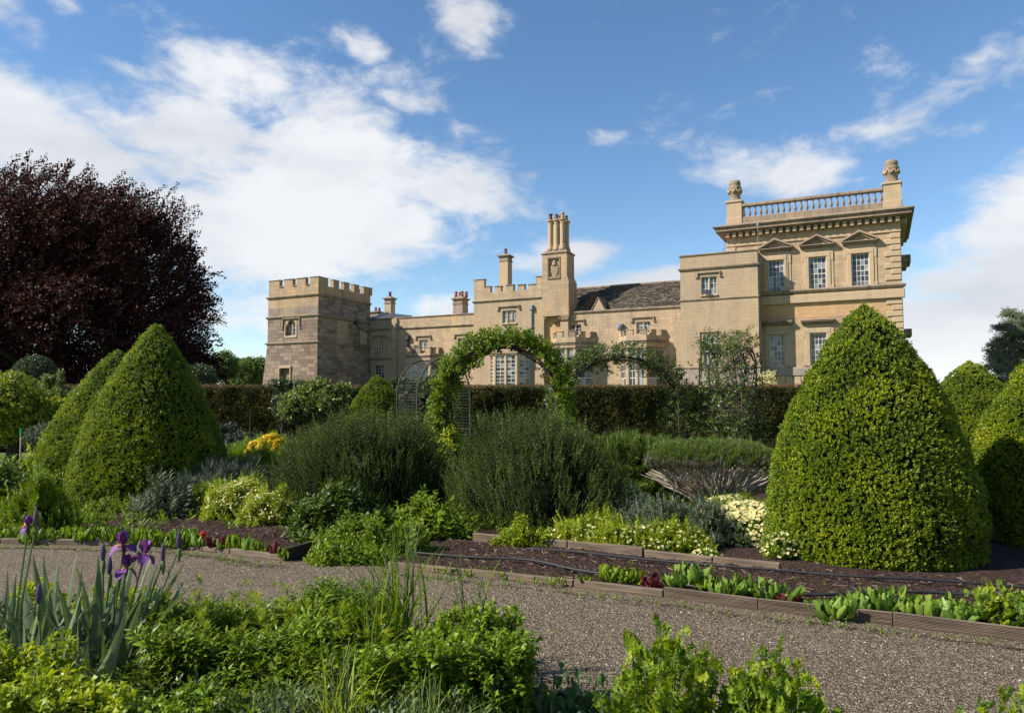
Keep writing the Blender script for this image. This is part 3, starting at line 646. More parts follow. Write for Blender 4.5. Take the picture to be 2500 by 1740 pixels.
# ---- the plain block between the classical block and the great range
T2 = -2.2
def link():
    x0, x1 = hx(1661, T2, 700), hx(1850.5, T2, 700); zt = hz(1850, 612, T2); zt2 = hz(1661, 625, T2); zt = (zt + zt2) / 2
    wx0, wx1, wz0, wz1 = hx(1713.5, T2), hx(1752, T2), hz(1732, 719, T2), hz(1732, 675, T2)
    lx0, lx1, lz0, lz1 = hx(1708, T2), hx(1761, T2), hz(1735, 897, T2), hz(1735, 810, T2)
    front('wall', x0, x1, 0, zt - .02, T2, M['render'], [(wx0, wx1, wz0, wz1), (lx0, lx1, lz0, lz1)], .4, 7, label='roughly rendered wall of the plain middle block')
    window(wx0, wz0, wx1 - wx0, wz1 - wz0, T2 + .2, 2, 3, lights=2, mull=.08, arch=True)
    window(lx0 + .28, lz0, lx1 - lx0 - .56, lz1 - lz0 - .25, T2 + .3, 2, 4, lights=2, mull=.08, arch=True)
    b = MB(); b.box(lx0, lx0 + .27, T2 + .14, T2 + .5, lz0, lz1).box(lx1 - .27, lx1, T2 + .14, T2 + .5, lz0, lz1).box(lx0 + .272, lx1 - .272, T2 + .15, T2 + .5, lz1 - .24, lz1); b.obj('window_surround', M['dress'], house)
    hood(wx0 - .25, wx1 + .25, wz1 + .3, T2, .4)
    string('parapet_coping', x0, x1, zt, .22, T2, .1); string('string_course', x0, x1, hz(1760, 652, T2), .34, T2, .18); string('string_course', x0, x1, hz(1760, 729, T2), .22, T2, .1)
    zp = hz(1700, 898, T2); string('plinth_top', hx(1646, T2), x1, zp, .25, T2, .14, 'grey_stone')
    MB().box(hx(1646, T2), x1 + .05, T2 - .10, T2 + .02, 0, zp - .13).obj('plinth', M['grey_stone'], house)
    b = MB(); xb = hx(1650, T2); zb = hz(1652, 785, T2); zc = hz(1660, 768, T2)    # sloping set-off on the left corner
    b.slab([(xb, 0), (x0 - .002, 0), (x0 - .002, zc), (xb, zb)], T2 + .03, 3).obj('buttress', M['render'], house)
    # rainwater pipe in the corner and its finial rod
    b = MB().tube([(x1 + .12, T2 + .1, 1), (x1 + .12, T2 + .1, zt - .3)], .07, 8); b.obj('drainpipe', M['pipe'], house)
    MB().lathe([(.02, 0), (.025, 2.2), (.09, 2.3), (.10, 2.45), (.03, 2.6), (.0, 2.65)], 8, (x1 + .05, T2 + .3, zt - .1)).obj('finial_rod', M['lead'], house)
    fx, fz = hx(1731, T2), hz(1731, 714, T2)
    fl = MB(); fl.box(fx - .25, fx + .25, T2 - .35, T2 - .15, fz - .18, fz + .18).box(fx - .03, fx + .03, T2 - .15, T2 + .02, fz - .05, fz + .05); fl.obj('floodlight', M['pipe'], house)
    # iron roof ladder leaning on the big cornice
    xa, za = hx(1767, 1.0, 610), hz(1767, 612, 1.0); xb2, zb2 = hx(1776, 1.0, 580), hz(1776, 580, 1.0); b = MB()
    for o in (0, .35): b.tube([(xa - .3, 1.0 + o, za - .5), (xb2 + .1, 1.0 + o, zb2)], .03, 5)
    for k in range(6): t = k / 6; b.tube([(xa - .3 + (xb2 - xa + .4) * t, 1.0, za - .5 + (zb2 - za + .5) * t), (xa - .3 + (xb2 - xa + .4) * t, 1.35, za - .5 + (zb2 - za + .5) * t)], .02, 4)
    b.obj('roof_ladder', M['lead'], house)
    return x0, x1
LX0, LX1 = link()

# ---- great range with the stone-tiled roof
def great():
    x0, x1 = hx(1386, 0, 850), LX0 + .3; zt = (hz(1405, 761) + hz(1655, 752)) / 2
    wn = [(hx(1391, .2), hx(1420.5, .2), hz(1405, 820), hz(1405, 792)), (hx(1555, .2), hx(1589, .2), hz(1572, 814), hz(1572, 785))]
    front('wall', x0, x1, 0, zt - .05, 0, M['wing'], wn, .4, 9, label='pale stone wall under the tiled roof')
    for a, b, e, g in wn: window(a, e, b - a, g - e, .2, 2, 3, lights=2, mull=.1); hood(a - .3, b + .3, g + .35, 0, .4)
    string('parapet_coping', x0, x1, zt, .3, 0, .16)
    tr, te = 5.2, .5; zr = hz(1661, 688, tr); zr = (zr + hz(1415, 704, tr)) / 2; ze = zt - .15
    b = MB(); b.add([(x0 - 2, te, ze), (x1, te, ze), (x1, tr, zr), (x0 - 2, tr, zr), (x0 - 2, 2 * tr - te, ze), (x1, 2 * tr - te, ze)], [(0, 1, 2, 3), (3, 2, 5, 4), (0, 3, 4), (1, 5, 2)])
    roof = b.obj('roof', M['tile'], house)
    tag(roof, 'brown stone-tiled roof beside the tall chimney')
    # every course its own row of uneven stone tiles
    rows = 30; dl = Vector((0, tr - te, zr - ze)); n_ = Vector((0, -(zr - ze), tr - te)).normalized(); V = []; F = []
    for r in range(rows):
        t = r / rows; hgt = 1 / rows * (1.25); x = x0 - 2 + R.uniform(0, .3); base = Vector((0, te, ze)) + dl * (t - .005)
        while x < x1:
            w_ = R.uniform(.22, .52) * (1.1 - .4 * t); lift = .05 + R.uniform(0, .05); e = min(x + w_, x1); a = base + n_ * lift + dl * R.uniform(-.006, .006); c = base + dl * hgt + n_ * .012
            a0 = a - n_ * .06; k = len(V)
            V += [(x + .012, a0.y, a0.z), (e - .012, a0.y, a0.z), (e - .012, a.y, a.z), (x + .012, a.y, a.z), (e - .012, c.y, c.z), (x + .012, c.y, c.z)]
            F += [(k, k + 1, k + 2, k + 3), (k + 3, k + 2, k + 4, k + 5)]; x += w_
    tag(obj('roof_tile', mesh('roof_tile', [(np.array(V), [np.array(F)], 0)], M['tile']), roof), kind='stuff')
    rd = MB(); rd.tube([(x0 - 2, tr, zr + .02), (x1, tr, zr + .02)], .14, 6); rd.obj('ridge', M['trim'], roof)
    # small gabled dormer standing on the parapet
    a, b_, ap = hx(1441, .6, 755), hx(1483, .6, 755), hz(1460, 726, .6); c = (a + b_) / 2; zb = zt - .1
    MB().slab([(a + .1, zb), (b_ - .1, zb), (c, ap - .12)], .45, .62).obj('dormer_gable', M['wing'], house)
    d = MB()
    for s, e in ((1, a), (-1, b_)): d.loft([[(x_, .38, z_), (x_, 3.2, z_ + (0)), (x_, 3.2, z_ + .14), (x_, .38, z_ + .14)][::s] for x_, z_ in ((e, zb - .05), (c, ap - .1))])
    d.obj('dormer_roof', M['trim'], house)
    lx, lz = hx(1437, 1.2, 735), hz(1437, 735, 1.2); b = MB()
    for o in (0, .45): b.tube([(lx - 1.1 + o, .9, zt), (lx + o, 2.6, zt + 2.0)], .045, 5)
    for k in range(5): t = k / 5 + .1; b.tube([(lx - 1.1 + 1.1 * t, .9 + 1.7 * t, zt + 2 * t), (lx - .65 + 1.1 * t, .9 + 1.7 * t, zt + 2 * t)], .03, 5)
    b.obj('roof_ladder', M['terracotta'], house)
    b = MB(); cx, cz = hx(1512, -.4, 795), hz(1512, 795, -.4); b.box(cx - .3, cx + .3, -.5, .02, cz + .05, cz + .22); b.lathe([(.28, 0), (.30, -.15), (.24, -.38), (.12, -.5), (0, -.54)], 12, (cx, -.35, cz + .048)); b.obj('dome_camera', M['lead'], house)
great()

# ---- canted bay windows with battlements
def bay(x0, x1, t, proj, cant, ztop, zmer, zsp, zbot, zwt, lights, name_label, rows, front_n=2, mat='dress'):
    """lights: panes across each light, rows: panes up; every face is a post, lights and a lintel."""
    root = obj('bay_window', None, house); tag(root, name_label)
    P = [(x0, t), (x0 + cant, t - proj), (x1 - cant, t - proj), (x1, t)]
    ins = [(x0 + .18, t), (x0 + cant + .08, t - proj + .22), (x1 - cant - .08, t - proj + .22), (x1 - .18, t)]
    b = MB(); b.prism(P[::1], 0, zbot); b.prism(ins, zbot + .002, zwt); b.prism(P, zwt + .001, zmer); b.obj('bay_wall', M['wing'], root)
    ex = lambda q: [(x0 - q, t), (x0 + cant - q * .5, t - proj - q), (x1 - cant + q * .5, t - proj - q), (x1 + q, t)]
    for z, h, q in ((zsp, .14, .16), (zsp - .145, .10, .09), (zwt + .02, .12, .10), (zbot - .12, .14, .10)): MB().prism(ex(q), z, z + h, None, ex(q * .5)).obj('moulding', M['trim'], root)
    for k in range(3):
        (ax, ay), (bx, by) = P[k], P[k + 1]; ln = math.hypot(bx - ax, by - ay); yaw = math.atan2(by - ay, bx - ax); T = Matrix.Translation((ax, ay, 0)) @ Matrix.Rotation(yaw, 4, 'Z')
        nl = front_n if k == 1 else 1; post = .22; lw = (ln - post * (nl + 1)) / nl; c = MB()
        for j in range(nl + 1): xx = j * (lw + post); c.box(xx, xx + post, 0.0, .25, zbot + .002, zwt, T)
        c.obj('bay_post', M[mat], root)
        for j in range(nl):
            p = T @ Vector((post + j * (lw + post), .10, 0)); window(p.x, zbot + .02, lw, zwt - zbot - .08, 0, lights, rows, root_w(root), yaw, y=p.y, sill=False, bar=.04)
        nm = max(2, int(round(ln / 1.15))); mw = ln / (nm * 2 - 1) if k == 1 else ln / (nm * 2)
        for j in range(nm):
            a = j * 2 * mw if k == 1 else (j * 2 + (.0 if k == 2 else 1)) * mw
            if k == 2: a = (j * 2 + 1) * mw
            if k == 0: a = j * 2 * mw
            m = MB(); m.box(a, a + mw, 0, .3, zmer + .001, ztop - .1, T); m.bev(a - .04, a + mw + .04, -.06, .34, ztop - .098, ztop, .04, T); m.obj('merlon', M['trim' if j % 2 else 'wing'], root)
    return root
def root_w(r): return r
# bay windows of the great range (the lights glimpsed over the roses)
def bays():
    t = 0
    for a, b, yt, ym, ys, yw, lab in ((1342.5, 1452.5, 807, 822, 836, 849, 'battlemented bay window to the right of the vine arch'), (1507.5, 1625.5, 802, 817, 831, 849, 'battlemented bay window nearest the plain block')):
        pr = 2.1; m = (a + b) / 2
        x0, x1 = hx(a, -.6, 840), hx(b, -.2, 840)
        zt, zm, zs, zw = [hz(m, y_, -pr) for y_ in (yt, ym, ys, yw)]
        bay(x0, x1, t + .01, pr, 1.35, zt, zm, zs, 1.9, zw, 2, lab, 7, 2)
bays()

# ---- the gabled range with stepped battlements and the tall chimney
T3 = -.35
def gabled():
    x0, x1 = hx(1156.5, T3, 800), hx(1387, T3, 800); zs = hz(1240, 732, T3)
    wx0, wx1, wz0, wz1 = hx(1228.5, T3 + .2), hx(1262, T3 + .2), hz(1245, 789, T3 + .2), hz(1245, 758, T3 + .2)
    rx0, rx1, rz = hx(1328, T3), hx(1368, T3), hz(1348, 766, T3)
    front('wall', x0, x1, 0, zs, T3, M['render'], [(wx0, wx1, wz0, wz1), (rx0, rx1, 2, rz)], .45, 7, label='wall with stepped battlements left of the tall chimney')
    MB().box(rx0 - .01, rx1 + .01, T3 + .42, T3 + .5, 2, rz + .01).obj('recess_back', M['orange'], house)
    # shallow pointed arch head of the recess
    b = MB(); c = (rx0 + rx1) / 2; n = 8; up = [(rx0 + (rx1 - rx0) * i / n, rz - .75 * abs(1 - 2 * i / n) ** 2.4 - .02) for i in range(n + 1)]
    for i in range(n): b.slab([up[i], up[i + 1], (up[i + 1][0], rz + .01), (up[i][0], rz + .01)], T3 + .02, T3 + .41)
    b.obj('arch_head', M['dress'], house)
    b = MB()
    for i in range(n): (xa, za), (xb, zb) = up[i], up[i + 1]; b.slab([(xa, rz - (rz - za) * 1 + .05 + .0), (xb, rz - (rz - zb) + .05), (xb, zb + .28), (xa, za + .28)], T3 - .10, T3 - .002)
    b.obj('hood_mould', M['trim'], house)
    window(wx0, wz0, wx1 - wx0, wz1 - wz0, T3 + .2, 2, 3, lights=3, mull=.09); hood(wx0 - .35, wx1 + .35, wz1 + .35, T3, .35)
    string('string_course', x0, hx(1322, T3), zs, .26, T3, .16)
    par = [(1157, 1182, 681), (1182, 1197, 698), (1197, 1208, 713), (1208, 1223, 697), (1223, 1235, 712), (1235, 1253, 694), (1253, 1264, 709), (1264, 1280, 693), (1280, 1290, 707), (1290, 1308, 692), (1308, 1323, 673)]
    low = min(hz(a, y, T3) for a, _, y in par)
    MB().box(x0, hx(1323, T3), T3 + .001, T3 + .45, zs + .13, low).obj('parapet', M['wing'], house)
    merlons([(hx(a, T3, y) + .002, hx(b, T3, y) - .002, hz((a + b) / 2, y, T3)) for a, b, y in par if hz(a, y, T3) > low + .05], T3 + .001, T3 + .45, low + .001, house, 'wing')
    # rainwater pipe with hopper head
    px = hx(1299, T3); b = MB(); b.tube([(px, T3 - .12, 1.5), (px, T3 - .12, hz(1299, 757, T3))], .085, 8).bev(px - .2, px + .2, T3 - .32, T3 - .002, hz(1299, 757, T3) + .002, hz(1299, 745, T3), .05); b.obj('drainpipe', M['lead'], house)
    # ground-floor bay behind the vine
    bay(hx(1190, T3 - .5, 900), hx(1298, T3, 900), T3 + .01, 1.2, 1.1, hz(1240, 855, T3 - 1.2), hz(1240, 858, T3 - 1.2), hz(1240, 862, T3 - 1.2), hz(1240, 944, T3 - 1.2), hz(1240, 866, T3 - 1.2), 2, 'tall bay window seen under the vine arch', 8, 2)
    # the great chimney stack: shaft, shoulder, corbel, coat of arms, six octagonal flues
    t0 = T3 - .18; cx0, cx1 = hx(1323.5, t0, 640), hx(1384, t0, 640); cd = 2.0
    zb, zsd0, zsd1, zct = hz(1350, 771, t0), hz(1385, 685, t0), hz(1385, 672, t0), hz(1350, 620, t0)
    st = obj('tall_chimney', None, house); tag(st, 'tall chimney stack with a carved shield and octagonal flues')
    b = MB(); e = hx(1388, t0, 700)
    b.box(cx0, e, t0, t0 + cd + .3, zb, zsd0)
    b.loft([[(cx0, t0, zsd0 + .001), (e, t0, zsd0 + .001), (e, t0 + cd + .3, zsd0 + .001), (cx0, t0 + cd + .3, zsd0 + .001)], [(cx0, t0, zsd1), (cx1, t0, zsd1), (cx1, t0 + cd, zsd1), (cx0, t0 + cd, zsd1)]])
    sx0, sx1, sz0, sz1 = hx(1339.5, t0, 655), hx(1365, t0, 655), hz(1352, 678, t0), hz(1352, 631, t0)
    for a, c, d, g in ((cx0, sx0, zsd1, zct), (sx1, cx1, zsd1, zct), (sx0, sx1, zsd1, sz0), (sx0, sx1, sz1, zct)): b.add([(a, t0, d), (c, t0, d), (c, t0, g), (a, t0, g)], [(0, 1, 2, 3)])
    b.add([(sx0, t0, sz0), (sx1, t0, sz0), (sx1, t0, sz1), (sx0, t0, sz1), (sx0, t0 + .22, sz0), (sx1, t0 + .22, sz0), (sx1, t0 + .22, sz1), (sx0, t0 + .22, sz1)], [(0, 4, 5, 1), (1, 5, 6, 2), (2, 6, 7, 3), (3, 7, 4, 0), (4, 7, 6, 5)])
    b.add([(cx0, t0, zsd1), (cx1, t0, zsd1), (cx1, t0 + cd, zsd1), (cx0, t0 + cd, zsd1), (cx0, t0, zct), (cx1, t0, zct), (cx1, t0 + cd, zct), (cx0, t0 + cd, zct)], [(1, 2, 6, 5), (2, 3, 7, 6), (3, 0, 4, 7), (4, 5, 6, 7)])
    b.obj('stack', M['hall'], st)
    f = MB(); q = .14; f.bev(sx0 - q, sx0 - .002, t0 - .06, t0 + .01, sz0, sz1, .02).bev(sx1 + .002, sx1 + q, t0 - .06, t0 + .01, sz0, sz1, .02).bev(sx0 - q, sx1 + q, t0 - .07, t0 + .01, sz1 + .002, sz1 + q, .02).bev(sx0 - q, sx1 + q, t0 - .10, t0 + .01, sz0 - q, sz0 - .002, .02)
    f.obj('panel_frame', M['trim'], st)
    cx, w_ = (sx0 + sx1) / 2, (sx1 - sx0); H = sz1 - sz0; s = MB()
    s.slab([(cx - w_ * .34, sz0 + H * .62), (cx - w_ * .34, sz0 + H * .32), (cx - w_ * .2, sz0 + H * .14), (cx, sz0 + H * .06), (cx + w_ * .2, sz0 + H * .14), (cx + w_ * .34, sz0 + H * .32), (cx + w_ * .34, sz0 + H * .62)], t0 + .12, t0 + .20)
    for i in range(5):                 # chequers, bars and crest in relief
        for j in range(6):
            xx = cx - w_ * .28 + i * w_ * .14; zz = sz0 + H * (.18 + .075 * j)
            if (i + j) % 2 == 0 and not (j < 1 and i in (0, 4)): s.bev(xx - w_ * .055, xx + w_ * .055, t0 + .06, t0 + .12, zz - H * .03, zz + H * .03, .02)
    s.lathe([(w_ * .16, 0), (w_ * .20, .1), (w_ * .13, .22), (w_ * .17, .34), (w_ * .08, .5), (0, .58)], 9, (cx, t0 + .14, sz0 + H * .65)); s.bev(cx - w_ * .3, cx + w_ * .3, t0 + .07, t0 + .2, sz0 + H * .63, sz0 + H * .66, .01)
    s.obj('carved_shield', M['dress'], st)
    k = MB(); k.loft([[(cx0 + 1.0, t0 + .3, zb - .7), (e - .6, t0 + .3, zb - .7), (e - .6, t0 + 1, zb - .7), (cx0 + 1.0, t0 + 1, zb - .7)], [(hx(1369, t0), t0 + .02, zb - .45), (e - .1, t0 + .02, zb - .45), (e - .1, t0 + 2, zb - .45), (hx(1369, t0), t0 + 2, zb - .45)], [(hx(1369, t0), t0 - .08, zb - .002), (e + .06, t0 - .08, zb - .002), (e + .06, t0 + 2.1, zb - .002), (hx(1369, t0), t0 + 2.1, zb - .002)]]); k.obj('corbel', M['trim'], st)
    cp = MB(); zc2 = hz(1350, 608, t0); cp.bev(cx0 - .1, cx1 + .1, t0 - .1, t0 + cd + .1, zct + .001, zct + .16, .05); cp.loft([[(cx0 - .05, t0 - .05, zct + .161), (cx1 + .05, t0 - .05, zct + .161), (cx1 + .05, t0 + cd + .05, zct + .161), (cx0 - .05, t0 + cd + .05, zct + .161)], [(cx0 + .35, t0 + .3, zc2), (cx1 - .35, t0 + .3, zc2), (cx1 - .35, t0 + cd - .3, zc2), (cx0 + .35, t0 + cd - .3, zc2)]]); cp.obj('stack_cap', M['trim'], st)
    Hf = hz(1350, 537, t0 + .5) - zc2; xs = [hx(1343.5, t0 + .4, 570), hx(1358, t0 + .4, 570), hx(1373, t0 + .4, 570)]; fl = None
    sr = .27
    mfl = MB().lathe([(sr * q_, z_ * Hf) for q_, z_ in [(1.55, -.02), (1.55, .05), (1.25, .09), (1.3, .12), (1.05, .16), (1.0, .20), (1.0, .84), (1.15, .86), (1.0, .88), (1.35, .94), (1.6, .955), (1.6, .985), (1.3, 1.0)]], 8, ph=math.pi / 8).mesh('flue', M['dress'])
    pot = MB().lathe([(.17, 0), (.17, .08), (.20, .12), (.16, .2), (.15, .42), (.20, .46), (.20, .56), (.13, .56), (.12, .2)], 10).mesh('chimney_pot', M['darkpot'], True)
    pot2 = MB().lathe([(.17, 0), (.17, .08), (.20, .12), (.16, .2), (.15, .42), (.20, .46), (.20, .56), (.13, .56), (.12, .2)], 10).mesh('chimney_pot', M['dress'], True)
    for j, yy in enumerate((t0 + .48, t0 + cd - .5)):
        for i, xx in enumerate(xs):
            fo = obj('flue', mfl, st, (xx, yy, zc2)); obj('chimney_pot', pot2 if (i + j * 2) == 2 else pot, fo, (0, 0, Hf), None, 1.15 if (i + j) % 2 == 0 else .95)
gabled()

# ---- smaller chimneys
def chimney(pxl, pxr, ytop, ybot, t, lab, mat='dress', pots=1, potmat='darkpot', caph=.45):
    x0, x1 = hx(pxl, t, (ytop + ybot) / 2), hx(pxr, t, (ytop + ybot) / 2); w_ = (x1 - x0) * .86; x1 = x0 + w_; zt, zb = hz((pxl + pxr) / 2, ytop, t), hz((pxl + pxr) / 2, ybot, t) - 2
    r = obj('chimney', None, house); tag(r, lab); pot_h = (zt - zb) * .0 + .55; zt -= pot_h
    MB().box(x0, x1, t, t + w_, zb, zt - caph - .5).obj('shaft', M[mat], r)
    c = MB()
    for q, a, b_ in ((.07, -caph - .5, -caph - .38), (0, -caph - .378, -caph), (.10, -caph, -caph + .1), (.20, -caph + .1, -caph + .22)): c.box(x0 - q, x1 + q, t - q, t + w_ + q, zt + a + .001, zt + b_)
    c.loft([[(x0 - .12, t - .12, zt - caph + .221), (x1 + .12, t - .12, zt - caph + .221), (x1 + .12, t + w_ + .12, zt - caph + .221), (x0 - .12, t + w_ + .12, zt - caph + .221)], [(x0 + w_ * .3, t + w_ * .3, zt), (x1 - w_ * .3, t + w_ * .3, zt), (x1 - w_ * .3, t + w_ * .7, zt), (x0 + w_ * .3, t + w_ * .7, zt)]])
    c.obj('chimney_cap', M['trim'], r); m = MB().lathe([(.19, -.1), (.19, .1), (.22, .14), (.17, .22), (.16, .45), (.20, .5), (.20, .58), (.12, .58)], 9).mesh('chimney_pot', M[potmat], True)
    for k in range(pots): obj('chimney_pot', m, r, ((x0 + x1) / 2 + (k - (pots - 1) / 2) * .42, t + w_ * (.5 if k % 2 == 0 else .7), zt - .05 * (k % 2)))
chimney(1219, 1243, 606, 693, 5.0, 'slender chimney rising behind the stepped battlements')
chimney(1106, 1133, 710, 772, 4.0, 'short grey chimney with a cluster of red pots', 'grey_stone', 4, 'terracotta', .5)
chimney(939, 956.5, 712, 765, 6.0, 'thin pale chimney right of the tower')
chimney(902, 926, 749, 770, 12.0, 'low chimney with red pots just beside the tower', 'dress', 2, 'terracotta', .3)

# ---- the left wing
def leftwing():
    T = 0; x0, x1 = hx(890, T, 850), hx(1158, T, 850); zt = (hz(1150, 770) + hz(970, 777.5)) / 2; zs = (hz(1150, 795) + hz(970, 801)) / 2; xc = hx(965, T)
    H = [(hx(924, T + .2), hx(938.5, T + .2), hz(931, 856), hz(931, 829)), (hx(1026, T + .2), hx(1047, T + .2), hz(1036, 853), hz(1036, 829)), (hx(1120, T + .2), hx(1142, T + .2), hz(1130, 850), hz(1130, 825)), (hx(917.5, T + .2), hx(941, T + .2), hz(929, 930), hz(929, 891))]
    front('wall', x0, x1, 0, zt, T, M['wing'], H, .4, 9, label='low left wing wall beside the tower')
    for k, (a, b, e, g) in enumerate(H):
        window(a, e, b - a, g - e, T + .2, 2 if k != 3 else 3, 3 if k != 3 else 5, lights=2 if k != 3 else 1, mull=.1, arch=k != 3)
        if k != 3: hood(a - .3, b + .3, g + .35, T, .35)
        else: MB().bev(a - .35, a - .01, T - .06, T + .01, e, g, .02).bev(b + .01, b + .35, T - .06, T + .01, e, g, .02).bev(a - .35, b + .35, T - .06, T + .01, g + .002, g + .3, .02).obj('window_surround', M['dress'], house)
    string('parapet_coping', x0, x1, zt + .1, .2, T, .1); string('string_course', x0, x1, zs, .26, T, .16)
    string('string_course', x0, xc, hz(930, 876), .3, T, .14)
    b = MB(); b.box(xc - .35, xc + .35, T - .22, T + .01, 0, zt + .05); b.obj('pilaster', M['wing'], house)
    lx = hx(998, T, 830); lz = hz(998, 830)
    b = MB(); b.tube([(lx, T - .14, lz - 2.4), (lx, T - .14, lz)], .08, 8).bev(lx - .25, lx + .25, T - .42, T - .002, lz, lz + .45, .06).lathe([(.10, 0), (.16, .15), (.05, .3), (0, .5)], 8, (lx, T - .2, lz + .45)); b.obj('drainpipe', M['pipe'], house)
    bay(hx(992, T - .6, 900), hx(1071, T - .6, 900), T + .01, 1.5, .55, hz(1036, 847, T - 1.5), hz(1036, 862, T - 1.5), hz(1036, 868, T - 1.5), 1.9, hz(1036, 888, T - 1.5), 3, 'small battlemented bay window on the left wing', 7, 2)
    # slate roof behind the parapet
    ta = 3.0; xa, za = hx(900, ta, 775), hz(930, 779, ta); xb = hx(1010, ta, 775)
    b = MB(); zr = hz(935, 765, 5); b.add([(xa, 1.0, zt), (xb + 1, 1.0, zt), (xb - 1.5, 5, zr - .5), (xa + 1.5, 5, zr)], [(0, 1, 2, 3)]); b.obj('slate_roof', M['slate'], house)
    MB().tube([(xa + .05, 1.0, zt + .06), (xa + 1.5, 5, zr + .06)], .14, 5).obj('roof_flashing', M['lead'], house)
leftwing()

